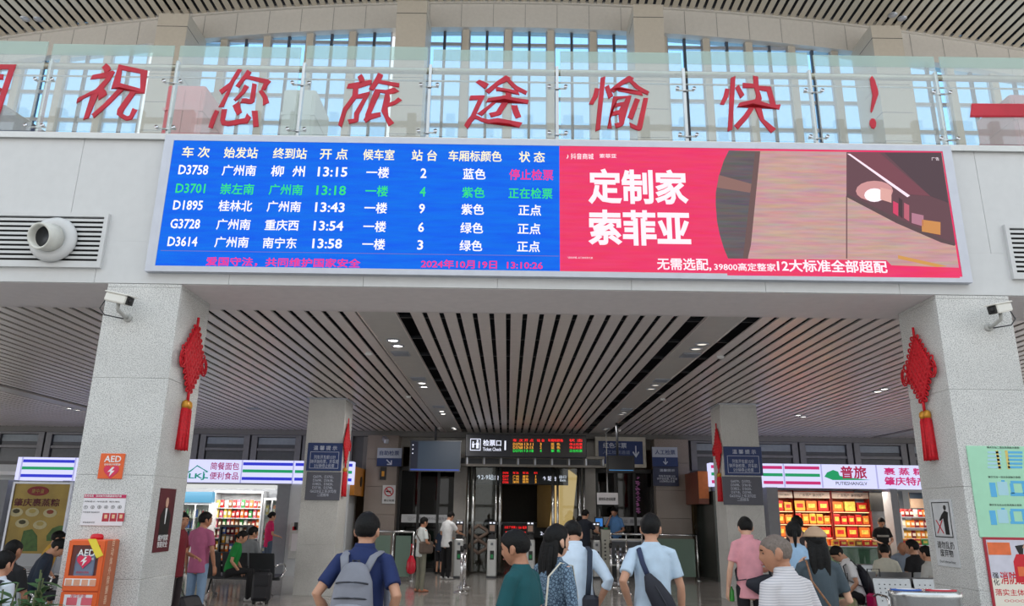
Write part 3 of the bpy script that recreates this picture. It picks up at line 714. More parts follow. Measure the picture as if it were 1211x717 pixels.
knot('large red knot with twin tassels on the left front column', CX[0][1], 8.42, 3.86, .50, .74, 1)
knot('large red knot with twin tassels on the right front column', CX[1][0], 8.42, 3.86, .50, .74, -1)
knot('smaller red knot hanging on the left inner column', CX[0][1], 17.0, 3.75, .5, .85, 1)
knot('smaller red knot hanging on the right inner column', CX[1][0], 17.0, 3.75, .5, .85, -1)

# notices on the columns
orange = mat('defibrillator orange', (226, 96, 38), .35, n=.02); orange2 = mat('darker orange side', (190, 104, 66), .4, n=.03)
pink_red = mat('heart pink', (214, 44, 84), .4, n=0)
def heart(par, X, Z, Y, s, m, name='heart'):
    pts = []
    for i in range(28):
        a = 2*PI*i/28
        pts.append((X+s*16*math.sin(a)**3/17, Z+s*(13*math.cos(a)-5*math.cos(2*a)-2*math.cos(3*a)-math.cos(4*a))/17))
    q = MB(); q.prism(pts, Y-.003, Y); q.build(name, m, par)
    q = MB(); q.prism([(X+.1*s, Z+.5*s), (X-.42*s, Z-.12*s), (X-.05*s, Z-.02*s), (X-.15*s, Z-.62*s), (X+.42*s, Z+.1*s), (X+.05*s, Z+.03*s), (X+.35*s, Z+.5*s)], Y-.005, Y-.003); q.build('flash', white, par)
Yc = YF-.0125
t, r = plate('aed_sign', 'orange AED sign with pink heart on the left front column', 'sign', 117, 536.5, 146, 566.5, Yc, orange, .012)
T('AED', t, 133.5, 543, Yc, 7.5, white, 20, bold=.02); T('自动体外除颤器', t, 133, 549.5, Yc, 2.4, white, 19, bold=.01)
x, z = PX(131.5, 557.5, Yc); heart(t, x, z, Yc, .085, pink_red)
t, r = plate('instruction_poster', 'white first aid instruction sheet under the orange AED sign', 'poster', 97, 585, 147, 622, Yc, mat('poster white', (226, 224, 228), .5, n=0), .01)
B('red_header', mat('poster crimson', (190, 40, 90), .5), t, (r[0], r[1], Yc-.002, Yc, r[3]-.035, r[3]))
T('急救指南   自动体外除颤器使用步骤', t, 122, 586.8, Yc-.003, 2.6, white, 44, bold=.01)
for i in range(6): T(('①', '②', '③', '④', '⑤', '⑥')[i], t, 101.5+8*i, 600, Yc, 4, black_m, 4.5)
for i in range(3):
    x0, x1, z0, z1 = rect(121+9*i, 607, 129+9*i, 617, Yc)
    B('photo_panel', mat('crimson panel', (176, 44, 60), .5), t, (x0, x1, Yc-.002, Yc, z0, z1)); B('photo_figure', mat('flesh beige', (226, 190, 150), .6), t, (x0+.02, x1-.02, Yc-.003, Yc-.002, z0+.03, z1-.015))
T('判断意识  呼叫急救  胸外按压', t, 121, 593.5, Yc, 2, black_m, 42, bold=0); T('开启电源 粘贴电极片', t, 108, 606, Yc, 2, black_m, 20, bold=0); T('紧急联系电话', t, 105, 618, Yc, 2, black_m, 14, bold=0)
# defibrillator cabinet
Ya = YF-.26
x0, x1, _, z1 = rect(76, 639, 120.5, 717, Ya); z1 = PX(100, 638.5, Ya)[1]
cb = thing('defibrillator_cabinet', 'orange wall cabinet holding a defibrillator, on the left front column', 'cabinet', ((x0+x1)/2, YF-.13, .42))
zb_ = .42
MB().bbox(x0, x1, Ya+.01, YF, zb_, z1, .012).build('housing', orange, cb)
B('side_panel', orange2, cb, (x1-.001, x1+.003, Ya+.02, YF-.01, zb_+.01, z1-.01))
def zp(py): return PX(98, py, Ya)[1]
dm = MB(); fz0, fz1 = zp(689), zp(640)
wx0, wx1 = x0+.045, x1-.05
wz0, wz1 = zp(681), zp(645)
dm.box(x0+.008, x1-.008, Ya-.012, Ya+.012, wz1, z1-.01).box(x0+.008, x1-.008, Ya-.012, Ya+.012, zp(699), wz0).box(x0+.008, wx0, Ya-.012, Ya+.012, wz0, wz1).box(wx1, x1-.008, Ya-.012, Ya+.012, wz0, wz1)
d = dm.build('door', orange, cb)
B('window_backing', mat('cabinet interior maroon', (96, 40, 34), .4), cb, (wx0, wx1, Ya-.001, Ya+.001+.01, wz0, wz1))
dv = MB(); dv.bbox(wx0+.05, wx1-.03, Ya-.008, Ya-.001, wz0, wz0+.2, .01); dv.build('defibrillator', mat('device blue grey', (112, 122, 146), .4), cb)
cx_ = (wx0+wx1)/2
txt('AED', cb, (cx_+.01, Ya-.012, wz1-.07), .17, .065, white, bold=.02); txt('自动体外除颤器', cb, (cx_+.01, Ya-.012, wz1-.125), .16, None, white, bold=.01)
heart(cb, cx_, wz0+.135, Ya-.014, .075, pink_red)
txt('紧急时可使用', cb, (cx_, Ya-.012, wz0+.03), .12, None, red)
B('instruction_strip', white, cb, (wx0-.02, wx1+.01, Ya-.015, Ya-.012, zp(693), zp(684.5)))
for i in range(4): B('instruction_picture', mat('strip tan', (222, 160, 130), .5), cb, (wx0-.01+i*.078, wx0+.05+i*.078, Ya-.018, Ya-.015, zp(692.5), zp(685.5)))
B('lower_door', orange, cb, (x0+.008, x1-.008, Ya-.012, Ya+.012, zb_+.02, zp(700.5)))
B('lower_notice', mat('poster white', (226, 224, 228)), cb, (wx0, wx1, Ya-.015, Ya-.012, .55, zp(703.5)))
for i in range(2): B('notice_picture', mat('notice pink', (214, 96, 110), .5), cb, (wx0+.03+i*.14, wx0+.13+i*.14, Ya-.018, Ya-.015, zp(716), zp(707)))
txt('操作步骤', cb, ((wx0+wx1)/2, Ya-.017, zp(705)), .15, None, red)
txt('自\n动\n体\n外\n除\n颤\n器', cb, (x1+.005, Ya+.13, (zp(646)+zp(706))/2), .055, .62, mat('pale peach print', (240, 200, 170), .5), rz=PI/2, bold=.01)
st = MB(); st.add([(wx1-.13, Ya-.019, wz1+.06), (wx1-.05, Ya-.019, wz1+.06), (wx1+.045, Ya-.019, wz1-.09), (wx1-.015, Ya-.019, wz1-.12), (wx1-.13, Ya-.013, wz1+.06), (wx1-.05, Ya-.013, wz1+.06), (wx1+.045, Ya-.013, wz1-.09), (wx1-.015, Ya-.013, wz1-.12)], [(0, 1, 2, 3), (7, 6, 5, 4), (0, 4, 5, 1), (1, 5, 6, 2), (2, 6, 7, 3), (3, 7, 4, 0)])
st.build('yellow_tag', mat('tag yellow', (232, 208, 60), .5), cb)
MB().lathe((x0+.2, Ya+.12, z1), [(.06, 0), (.06, .03), (.045, .05), (.0, .055)], 16).build('alarm_beacon', red, cb)
# side posters (YZ planes)
Xs = CX[0][1]
pt = thing('portrait_poster', 'dark maroon poster of a suited figure on the left front column side', 'poster', (Xs+.005, 8.32, 1.3))
B('sheet', mat('poster maroon', (92, 26, 36), .5, n=.12, ns=4), pt, (Xs+.001, Xs+.008, 8.12, 8.5, 1.27, 1.92))
def figure_flat(par, X, yc, z0, z1, s):
    q = MB(); h = z1-z0
    q.prismx([(yc-.11*s, z0), (yc-.12*s, z0+h*.55), (yc-.05*s, z0+h*.72), (yc+.05*s, z0+h*.72), (yc+.12*s, z0+h*.55), (yc+.11*s, z0)], X+.008, X+.010); q.build('suit_print', black_m, par)
    q = MB(); q.prismx([(yc+.035*s*math.cos(a*PI/5), z0+h*.85+.055*s*math.sin(a*PI/5)) for a in range(10)], X+.008, X+.0105); q.build('face_print', mat('print skin', (206, 164, 140), .6), par)
    q = MB(); q.prismx([(yc-.02*s, z0+h*.72), (yc+.02*s, z0+h*.72), (yc+.008*s, z0+h*.35), (yc-.008*s, z0+h*.35)], X+.010, X+.0115); q.build('shirt_print', white, par)
figure_flat(pt, Xs, 8.31, 1.40, 1.84, 1.0)
txt('维护国家\n铁路安全', pt, (Xs+.013, 8.31, 1.38), .24, .13, white, rz=PI/2, bold=.01)
Xs = CX[1][0]
pt = thing('no_litter_sign', 'white no littering sign on the right front column side', 'sign', (Xs-.005, 8.4, 1.2))
MB().bbox(Xs-.012, Xs, 8.2, 8.62, 1.22, 1.92, .003).build('plate', mat('sign pale grey', (206, 208, 210), .4), pt)
q = MB()
for a, b, c, d in ((8.24, 8.58, 1.88, 1.89), (8.24, 8.58, 1.52, 1.53), (8.24, 8.25, 1.53, 1.88), (8.57, 8.58, 1.53, 1.88)): q.box(Xs-.015, Xs-.012, a, b, c, d)
q.build('border', black_m, pt)
q = MB(); q.prismx([(8.30, 1.55), (8.30, 1.70), (8.28, 1.78), (8.34, 1.8), (8.40, 1.76), (8.46, 1.70), (8.45, 1.69), (8.38, 1.72), (8.37, 1.55)], Xs-.016, Xs-.012)
q.prismx([(8.33+.025*math.cos(a*PI/5), 1.83+.028*math.sin(a*PI/5)) for a in range(10)], Xs-.016, Xs-.012); q.build('figure_print', black_m, pt)
q = MB(); q.add([], [])
for s in (1, -1): q.prismx([(8.46-.06*s, 1.56), (8.475-.06*s, 1.56), (8.475+.06*s, 1.70), (8.46+.06*s, 1.70)], Xs-.0165, Xs-.013)
q.build('red_cross_print', red, pt)
txt('请勿乱扔\n废弃物', pt, (Xs-.013, 8.41, 1.40), .32, .16, black_m, rz=-PI/2, bold=.01); txt("Don't throw litter", pt, (Xs-.013, 8.41, 1.27), .3, None, black_m, rz=-PI/2)
# green evacuation plan and fire poster on right column front
mint = mat('mint green board', (166, 220, 188), .45, n=.02)
t, r = plate('evacuation_plan', 'mint green board with three blue floor plans on the right front column', 'sign', 1151, 528, 1226, 636, Yc, mint, .012)
cyan = mat('plan blue', (88, 178, 226), .5, n=0); tan = mat('plan tan', (220, 196, 110), .5, n=0); pale = mat('plan pale blue', (170, 214, 226), .5, n=0)
for k, (zy, tl) in enumerate(((543, '肇庆东站二层应急疏散示意图'), (578, '肇庆东站一层应急疏散示意图'), (611, '肇庆东站站台应急疏散示意图'))):
    T(tl, t, 1186+k*1.5, zy-13.5, Yc, 2.6, black_m, 38, bold=.004)
    def rr(a, b, c, d, m, nm='plan_print'):
        x0, x1, z0, z1 = rect(a, zy+b, c, zy+d, Yc); B(nm, m, t, (x0, x1, Yc-.002, Yc, z0, z1))
    if k == 0:
        for j in range(5): rr(1168, -9+j*4.4, 1184, -6.5+j*4.4, pale); rr(1192, -9+j*4.4, 1209, -6.5+j*4.4, cyan)
        rr(1179, -10, 1182, 12, tan); rr(1190, -10, 1193, 12, tan)
    else:
        rr(1171, -7, 1178, 10, cyan); rr(1180, -8, 1192, 8, pale); rr(1195, -9, 1213, -6, cyan); rr(1195, 4+k, 1213, 9, cyan); rr(1195, -6, 1199, 6, cyan); rr(1209, -6, 1213, 6, cyan); rr(1184, -10, 1188, -8, cyan)
t, r = plate('fire_safety_poster', 'red framed fire safety poster with an extinguisher, below the mint plans', 'poster', 1169, 636, 1240, 722, Yc-.006, mat('poster crimson frame', (170, 40, 56), .4), .016)
x0, x1, z0, z1 = r
B('picture', mat('poster sky grey', (206, 204, 216), .5, n=.05), t, (x0+.025, x1-.02, Yc-.009, Yc-.006, z0+.3, z1-.025))
B('text_field', mat('poster cream', (236, 228, 214), .5, n=0), t, (x0+.025, x1-.02, Yc-.009, Yc-.006, z0+.02, z0+.3))
B('orange_print', mat('poster orange', (226, 110, 60), .5, n=.1), t, (x0+.03, x0+.26, Yc-.011, Yc-.009, z1-.17, z1-.05))
X = x0+.36; Zb = z0+.26
q = MB(); q.prism([(X-.09, Zb), (X+.09, Zb), (X+.09, Zb+.2), (X+.05, Zb+.27), (X-.05, Zb+.27), (X-.09, Zb+.2)], Yc-.012, Yc-.009); q.build('extinguisher_print', red, t)
B('extinguisher_label', mat('poster orange', (226, 110, 60)), t, (X-.06, X+.06, Yc-.014, Yc-.012, Zb+.06, Zb+.15))
q = MB(); q.prism([(X-.02, Zb+.27), (X+.02, Zb+.27), (X+.03, Zb+.33), (X+.15, Zb+.36), (X+.15, Zb+.38), (X-.05, Zb+.35)], Yc-.012, Yc-.009); q.build('valve_print', black_m, t)
q = MB(); q.prism([(X+.02, Zb+.33), (X+.1, Zb+.33), (X+.4, Zb+.42), (X+.4, Zb+.5), (X+.08, Zb+.42)], Yc-.0125, Yc-.009); q.build('hand_print', mat('print skin', (206, 164, 140)), t)
T('强\n化', t, 1178, 685, Yc-.008, 15, black_m, 7); T('消防意识', t, 1203, 684, Yc-.008, 15, red, 40, bold=.02); T('落实主体责任', t, 1203, 701, Yc-.008, 8, red, 52, bold=.01); T('○○○○○', t, 1203, 711, Yc-.008, 3, red, 30)
# blue notice and grey train list on the inner columns
lett = mat('pale sign lettering', (206, 214, 232), .5, n=0)
for (a, b, c, d), side in (((363, 524, 404.5, 557), 'left'), ((856.5, 528.5, 901.5, 562.5), 'right')):
    Yp = 16.69; mx = (a+c)/2; my = (b+d)/2
    t, r = plate('notice_sign', 'navy blue notice with a pale border on the %s inner column' % side, 'sign', a, b, c, d, Yp, blue_sign, .02)
    x0, x1, z0, z1 = r; zz = z1-(z1-z0)*.32
    B('border', lett, t, (x0+.07, x1-.07, Yp-.003, Yp, zz-.008, zz), (x0+.07, x1-.07, Yp-.003, Yp, z0+.05, z0+.058), (x0+.07, x0+.078, Yp-.003, Yp, z0+.05, zz), (x1-.078, x1-.07, Yp-.003, Yp, z0+.05, zz))
    T('温 馨 提 示', t, mx+1, b+6, Yp, 5.2, lett, 28, bold=.01); T('列车开车前15分\n钟开始检票，开车前\n5分钟停止检票', t, mx, my+5.5, Yp, 15, lett, 33, bold=0)
    t, r = plate('train_list_sign', 'slate grey list of train numbers on the %s inner column' % side, 'sign', a-1.5, d+1.5, c-2 if side == 'left' else c+.5, d+35, Yp, grey_sign, .02)
    T('G6079、D3702、\nD3698、D3618、\nD3822、D3620、\nD3718、D3748、\nG6233以上车次均在\n二层候车', t, mx-1, d+18, Yp, 25, lett, 31, bold=0)
# ================================================================ TICKET GATE AREA
sgn = mat('sign face near black', (20, 24, 38), .3, n=0)
w_lit = mat('sign lettering lit', (232, 236, 255), emit=1.1)
r_led = mat('led red text', (255, 36, 36), emit=1.5); y_led = mat('led amber text', (255, 176, 60), emit=1.2); g_led = mat('led green text', (40, 230, 80), emit=1.2)
Y = 22.6
x0, x1, z0, z1 = rect(550.5, 514, 693.5, 541, Y)
gs = thing('ticket_check_sign', 'hanging dark gate sign reading Ticket Check 1 beside red train rows', 'sign', ((x0+x1)/2, Y+.1, z0))
MB().bbox(x0, x1, Y, Y+.2, z0, z1, .015).build('case', sgn, gs)
B('hanger', dark_metal, gs, (x0+.4, x0+.43, Y+.08, Y+.12, z1, ZC+.2), (x1-.43, x1-.4, Y+.08, Y+.12, z1, ZC+.2))
xm = PX(604, 527, Y)[0]
B('matrix_panel', mat('matrix black', (38, 32, 34), .3, n=0), gs, (xm, x1-.03, Y-.012, Y, z0+.03, z1-.03))
T('检票口', gs, 582, 524, Y-.01, 7.5, w_lit, 21.5, bold=.02); T('Ticket Check', gs, 582, 531.5, Y-.01, 4, w_lit, 22); T('1', gs, 597.5, 527, Y-.01, 11, w_lit, bold=.01)
a0, a1, b0, b1 = rect(556, 519, 568.5, 533, Y)
B('pictogram_border', w_lit, gs, (a0, a1, Y-.006, Y, b1-.02, b1), (a0, a1, Y-.006, Y, b0, b0+.02), (a0, a0+.02, Y-.006, Y, b0, b1), (a1-.02, a1, Y-.006, Y, b0, b1))
q = MB()
for dx, s in ((.09, .8), (.22, 1.1)):
    q.lathe((a0+dx, Y-.006, b0+.14+.13*s), [(0, 0), (.028*s, 0), (.028*s, .006), (0, .006)], 10, 'Y'); q.box(a0+dx-.035*s, a0+dx+.035*s, Y-.006, Y, b0+.13-.06*s, b0+.13+.10*s)
q.box(a0+.05, a1-.04, Y-.006, Y, b0+.18, b0+.2); q.build('pictogram', w_lit, gs)
for ci, (x, w, hd, col) in enumerate(((612.5, 12, '车 次', ('D3758', 'D3768', 'D3701')), (625.5, 11, '开 点', ('13:11', '13:15', '13:18')), (639.5, 9, '站 台', ('3', '2', '4')), (657, 18, '车厢标颜色', ('蓝  色', '蓝  色', '紫  色')), (681, 16, '状 态', ('停止检票', '停止检票', '正在检票')))):
    T(hd, gs, x, 521, Y-.012, 3.4, r_led, w, bold=.003)
    for ri in range(3):
        m = r_led if (ci == 4 and ri < 2) else (g_led if ri == 2 else y_led)
        T(col[ri], gs, x, 525.6+3.9*ri, Y-.012, 3.2, m, {2: 2, 3: 11}.get(ci, w*.95), bold=.003)
# second sign further back
Y = 27.0
x0, x1, z0, z1 = rect(562, 553, 672, 573.5, Y)
g2 = thing('platform_sign', 'dark platform sign with arrows and red rows inside the passage', 'sign', ((x0+x1)/2, Y+.1, z0))
MB().bbox(x0, x1, Y, Y+.2, z0, z1, .015).build('case', sgn, g2)
B('hanger', dark_metal, g2, (x0+.5, x0+.53, Y+.08, Y+.12, z1, 4.4), (x1-.53, x1-.5, Y+.08, Y+.12, z1, 4.4))
T('↑2-9站台', g2, 577, 564.5, Y-.01, 6.5, w_lit, 26, bold=.01); T('↑ 站台', g2, 650, 566, Y-.01, 6, w_lit, 16, bold=.01); T('出口\nExit', g2, 665.5, 566, Y-.01, 7, w_lit, 8)
for ci, (x, s) in enumerate(((598, 'D37\nG61\nD36'), (610, '广州\n广州\n深圳'), (621.5, '南宁\n桂林\n柳州'), (633.5, '1\n2\n3'))):
    T('车次' if ci else '列车', g2, x, 559.5, Y-.012, 2.6, r_led, 7 if ci < 3 else 4, bold=.003); T(s, g2, x, 567, Y-.012, 9.5, r_led if ci == 0 else y_led, 7 if ci < 3 else 2.2, bold=.003)
# low distant sign
Y = 33.5
x0, x1, z0, z1 = rect(594, 619, 668, 636, Y)
g3 = thing('distant_platform_sign', 'small far platform sign low in the dark passage', 'sign', ((x0+x1)/2, Y+.1, 0))
B('case', sgn, g3, (x0, x1, Y, Y+.15, z0, z1)); B('stand', dark_metal, g3, (x0+.3, x0+.4, Y+.02, Y+.1, 0, z0), (x1-.4, x1-.3, Y+.02, Y+.1, 0, z0))
T('D37 广州南 1  G61 桂林', g3, 610, 624, Y-.01, 3.5, r_led, 26, bold=.003); T('D36 深圳北 2', g3, 610, 630, Y-.01, 3.5, r_led, 24, bold=.003); T('2-5站台→', g3, 652, 631, Y-.01, 5, w_lit, 26)

# steel poles and glass doors of the gate
gd = structure('door_3', 'tall glass gate doors with paired steel pull poles', (.5, 23.55, 0))
for px in (553.5, 559.5, 586.5, 591.5, 654, 659.5, 685.5, 691):
    x = PX(px, 600, 23.4)[0]
    MB().tube([(x, 23.4, .05), (x, 23.4, 3.12)], .035 if px in (586.5, 659.5, 553.5, 691) else .05, 10).build('pull_pole', steel, gd)
for a, b in ((554, 587), (592, 625), (627, 654), (660, 690)):
    xa, xb = PX(a, 600, 23.55)[0], PX(b, 600, 23.55)[0]
    if b-a != 33 and a > 620: pass
    B('glass_leaf', clear_glass, gd, (xa+.05, xb-.05, 23.54, 23.56, .05, 3.1)) if a in (554, 660) else None
wm = mat('bronze wave print', (122, 104, 92), .5, n=0)
for s, px in ((1, 560), (-1, 571)):
    x = PX(px, 655, 23.45)[0]
    q = MB()
    for k in range(2):
        pts = [(x+s*.13*math.cos(a)+k*.0, 23.45, .55+.42*k+.21*a/PI*1.0) for a in [PI*i/8*2 for i in range(9)]]
        q.tube(pts, .05, 6)
    q.build('wave_ornament', wm, gd)
# turnstiles
gate_white = mat('turnstile pale grey', (196, 198, 198), .35, .2, n=.02)
def turnstile(px, ybase, label, Y=21.7, hgt=1.02, screen=True, w=.26):
    X, Yf = FL(px, ybase)
    t = thing('turnstile', label, 'ticket gate', (X, Yf+.6, 0), 0, 'ticket gates in a row')
    MB().bbox(X-w/2, X+w/2, Yf, Yf+1.3, .03, hgt, .03).build('housing', gate_white, t)
    B('plinth', dark_metal, t, (X-w/2-.01, X+w/2+.01, Yf-.01, Yf+1.31, 0, .04))
    B('reader_panel', black_plastic, t, (X-.05, X+.06, Yf-.006, Yf, .48, .72)); B('reader_light', mat('reader green', (50, 170, 100), emit=.25), t, (X-.03, X+.04, Yf-.01, Yf-.006, .52, .62))
    B('emblem', mat('emblem grey', (110, 116, 124), .4, n=0), t, (X-.035, X+.035, Yf-.006, Yf, .86, .93)); B('top_plate', dark_metal, t, (X-w/2+.02, X+w/2-.02, Yf+.05, Yf+1.2, hgt, hgt+.02))
    if screen:
        B('slot_block', black_plastic, t, (X-.09, X+.09, Yf+.05, Yf+.3, hgt+.02, hgt+.12))
        B('screen_stem', dark_metal, t, (X-.03, X+.03, Yf+.1, Yf+.16, hgt+.1, hgt+.2))
        h = MB(); h.bbox(X-.11, X+.11, Yf+.08, Yf+.13, hgt+.16, hgt+.5, .015); h.build('face_screen', black_plastic, t)
        B('screen_picture', mat('screen picture tan', (150, 120, 104), emit=.5), t, (X-.07, X+.07, Yf+.074, Yf+.08, hgt+.22, hgt+.38))
        B('screen_lamps', white_e, t, (X-.08, X-.02, Yf+.074, Yf+.08, hgt+.42, hgt+.46), (X+.02, X+.08, Yf+.074, Yf+.08, hgt+.42, hgt+.46))
    return t
turnstile(541.5, 684, 'left end ticket gate beside the man in white shirt and black trousers')
turnstile(581, 684, 'ticket gate with lit face screen left of the teal shirt')
turnstile(627, 684.5, 'ticket gate mostly hidden behind the teal shirt and long hair')
turnstile(706.5, 684.5, 'ticket gate with lit face screen right of the white shirt man', w=.22)
# staffed booth
X, Yb_ = FL(717.5, 684.5)
t = thing('check_booth', 'pale staffed manual check desk with tall end panel and blue screen', 'counter', (X+.1, Yb_+.5, 0))
MB().bbox(X-.13, X+.14, Yb_, Yb_+.8, 0, 1.32, .02).build('end_panel', mat('booth cream', (190, 190, 180), .45, n=.02), t)
B('vent_marks', dark_metal, t, *[(X-.05, X+.0, Yb_-.004, Yb_, .5+.1*k, .54+.1*k) for k in range(6)])
B('card_reader', black_plastic, t, (X-.1, X+.12, Yb_-.01, Yb_+.2, 1.32, 1.38)); B('reader_glow', mat('reader green'), t, (X-.05, X+.05, Yb_-.014, Yb_-.01, 1.33, 1.36))
MB().bbox(X-.28, X-.02, Yb_+.3, Yb_+.34, 1.36, 1.66, .01).build('monitor', black_plastic, t); B('monitor_picture', mat('monitor blue', (60, 130, 210), emit=.8), t, (X-.25, X-.05, Yb_+.29, Yb_+.3, 1.4, 1.62))
B('monitor_stem', dark_metal, t, (X-.17, X-.13, Yb_+.31, Yb_+.34, 1.3, 1.37))
B('desk_top', alu, t, (X-.1, X+1.5, Yb_+.4, Yb_+.75, .98, 1.03)); B('desk_front', mat('desk dark front', (70, 74, 80), .4), t, (X+.14, X+1.45, Yb_+.55, Yb_+.6, 0, .98))
# white rail in front of desk
def fence(label, ax, ay, bx, h, posts, glass, Yoff=0, red_bag=False):
    t = thing('glass_barrier' if glass else 'rail_barrier', label, 'barrier', ((ax+bx)/2, ay, 0))
    MB().tube([(ax, ay, h), (bx, ay, h)], .03, 10).build('top_rail', steel, t)
    for i in range(posts):
        x = ax+(bx-ax)*i/(posts-1)
        MB().tube([(x, ay, 0), (x, ay, h)], .028, 10).cyl((x, ay), .06, 0, .015, 14).build('post', steel, t)
    if glass:
        for i in range(posts-1):
            a, b = ax+(bx-ax)*i/(posts-1)+.07, ax+(bx-ax)*(i+1)/(posts-1)-.07
            B('glass_pane', green_glass, t, (a, b, ay-.006, ay+.006, .1, h-.1))
    else:
        MB().tube([(ax, ay, h-.14), (bx, ay, h-.14)], .025, 10).tube([(ax, ay, .42), (bx, ay, .42)], .02, 8).build('lower_rail', mat('rail white', (216, 216, 214), .4), t)
        B('info_panel', mat('desk dark front'), t, (ax+.05, bx-.05, ay+.02, ay+.03, .42, h-.2))
        B('panel_print', lett, t, *[(ax+.12+.12*i, ax+.17+.12*i, ay+.015, ay+.02, .52+.14*j, .58+.14*j) for i in range(7) for j in range(3)])
    return t
xa = PX(722, 640, 21.2)[0]; xb = PX(759, 640, 21.2)[0]
fence('white and steel rail with dark panel in front of the check desk', xa, 21.2, xb, 1.22, 3, False)
fence('green frosted glass barrier right of the gates', PX(772, 640, 21.8)[0], 21.8, PX(824, 640, 21.8)[0], 1.2, 2, True)
xa, xb = PX(441, 640, 20.6)[0], PX(489, 640, 20.6)[0]
fence('green glass barrier left of the gates with a red bag on its post', xa, 20.6, xb, 1.22, 3, True)
def bag_small(name, label, cat, X, Y, z0, z1, w, d, m, strap=None):
    t = thing(name, label, cat, (X, Y, z0)); q = MB()
    h = z1-z0
    q.chain([((X, Y, z0+h*.05), w*.42, d*.45), ((X, Y, z0+h*.3), w*.5, d*.5), ((X, Y, z0+h*.7), w*.42, d*.4), ((X, Y, z0+h*.98), w*.2, d*.15)], 12)
    q.build('body', m, t)
    if strap:
        MB().tube([(X-w*.15, Y, z1-.02), (X-w*.06, Y, z1+strap), (X+w*.06, Y, z1+strap), (X+w*.15, Y, z1-.02)], .008, 6).build('handle', m, t)
    return t
bag_small('carrier_bag', 'glossy red carrier bag hanging on the left glass barrier', 'bag', xb-.02, 20.5, .22, .62, .26, .16, mat('red plastic film', (200, 20, 48), .25, n=.1, ns=12), .3)
# retractable belt posts
for i, (px, py, side, lab) in enumerate(((545, 701, 'left', 'nearest steel belt post left of the gates, base in front'), (549, 695, 'left', 'second steel belt post, just behind the nearest left one'), (723, 689.5, 'right', 'farthest of the three steel belt posts by the desk rail'), (731.5, 695.5, 'right', 'middle of the three steel belt posts by the desk rail'), (738.5, 702.5, 'right', 'nearest of the three steel belt posts by the desk rail'))):
    X, Y = FL(px, py)
    t = thing('belt_post', lab, 'belt post', (X, Y, 0), 0, 'steel belt posts')
    MB().lathe((X, Y, 0), [(0, 0), (.17, 0), (.17, .02), (.05, .05), (.045, .06)], 24).build('base', chrome, t)
    MB().tube([(X, Y, .05), (X, Y, .9)], .035, 14).build('pole', chrome, t)
    MB().lathe((X, Y, .88), [(.04, 0), (.045, .02), (.045, .1), (.03, .12), (0, .12)], 16).build('belt_cassette', black_plastic, t)
# signs at the back
pale_sign = mat('sign pale blue grey', (176, 184, 200), .5, n=.01)
def two_tone(name, label, a, b, c, d, ym, Y, top_text, arrow, arot=0):
    t, r = plate(name, label, 'sign', a, b, c, d, Y, blue_sign, .098)
    x0, x1, z0, z1 = r; zm = PX((a+c)/2, ym, Y)[1]
    B('pale_band', pale_sign, t, (x0, x1, Y-.004, Y, zm, z1))
    T(top_text, t, (a+c)/2, (b+ym)/2, Y-.006, (ym-b)*.48, blue_sign, (c-a)*.8, bold=.015)
    return t
t = two_tone('self_check_sign', 'blue and pale sign with diagonal arrow on the left granite pier', 446, 530, 475, 551.5, 542, 23.2, '自助检票', '↘')
T('↘', t, 460, 546.8, 23.19, 6.5, lett, 7, bold=.02)
t = two_tone('manual_check_sign', 'blue and pale sign with down arrow on the right granite pier', 771.5, 529, 801.5, 552, 541, 23.2, '人工检票', '↓')
T('↓', t, 787, 546, 23.19, 8, lett, 6, bold=.02)
t, r = plate('reminder_sign', 'small navy reminder notice under the manual check sign', 'sign', 772.5, 552.5, 802.5, 575, 23.2, mat('darker navy', (20, 34, 74), .3), .098)
T('温馨提示', t, 789, 556.5, 23.19, 3.2, lett, 18); T('列车开车前15分\n钟开始检票, 开车前\n5分钟停止检票', t, 789, 566.5, 23.19, 9, lett, 24)
t, r = plate('no_smoking_sign', 'white no smoking notice on the left granite pier', 'sign', 452, 574, 467.5, 596, 23.25, mat('sign pale grey'), .02)
X, Z = PX(460, 581.5, 23.24)
q = MB(); q.tube([(X+.13*math.cos(a*PI/10), 23.24, Z+.13*math.sin(a*PI/10)) for a in range(21)], .014, 5); q.tube([(X-.09, 23.24, Z+.09), (X+.09, 23.24, Z-.09)], .014, 5); q.build('red_ring', red, t)
q = MB(); q.box(X-.09, X+.05, 23.243, 23.25, Z-.02, Z+.02); q.build('cigarette_print', black_m, t); T('禁止吸烟', t, 460, 592, 23.245, 2.8, black_m, 12)
t, r = plate('wall_panel', 'small black and gold box on the left granite pier', 'control box', 449.5, 552.5, 456.5, 567.5, 23.2, black_plastic, .08)
B('gold_face', gold, t, (r[0]+.05, r[1]-.05, 23.19, 23.2, r[2]+.1, r[2]+.25))
# red ticket sign with cream frame
t, r = plate('red_ticket_sign', 'large navy sign with cream frame and down arrow above the right doors', 'sign', 704, 517, 764, 553, 23.5, mat('sign cream frame', (196, 192, 180), .5), .08)
x0, x1, z0, z1 = r; B('blue_face', blue_sign, t, (x0+.1, x1-.1, 23.49, 23.5, z0+.1, z1-.13))
T('红色车票', t, 727, 527, 23.485, 6.5, lett, 28, bold=.015); T('人工检票通道', t, 729, 535, 23.485, 4.5, mat('lettering dim', (130, 144, 176), .5), 32, bold=.01); T('↓', t, 752, 534.5, 23.485, 14, lett, 8, bold=.02)
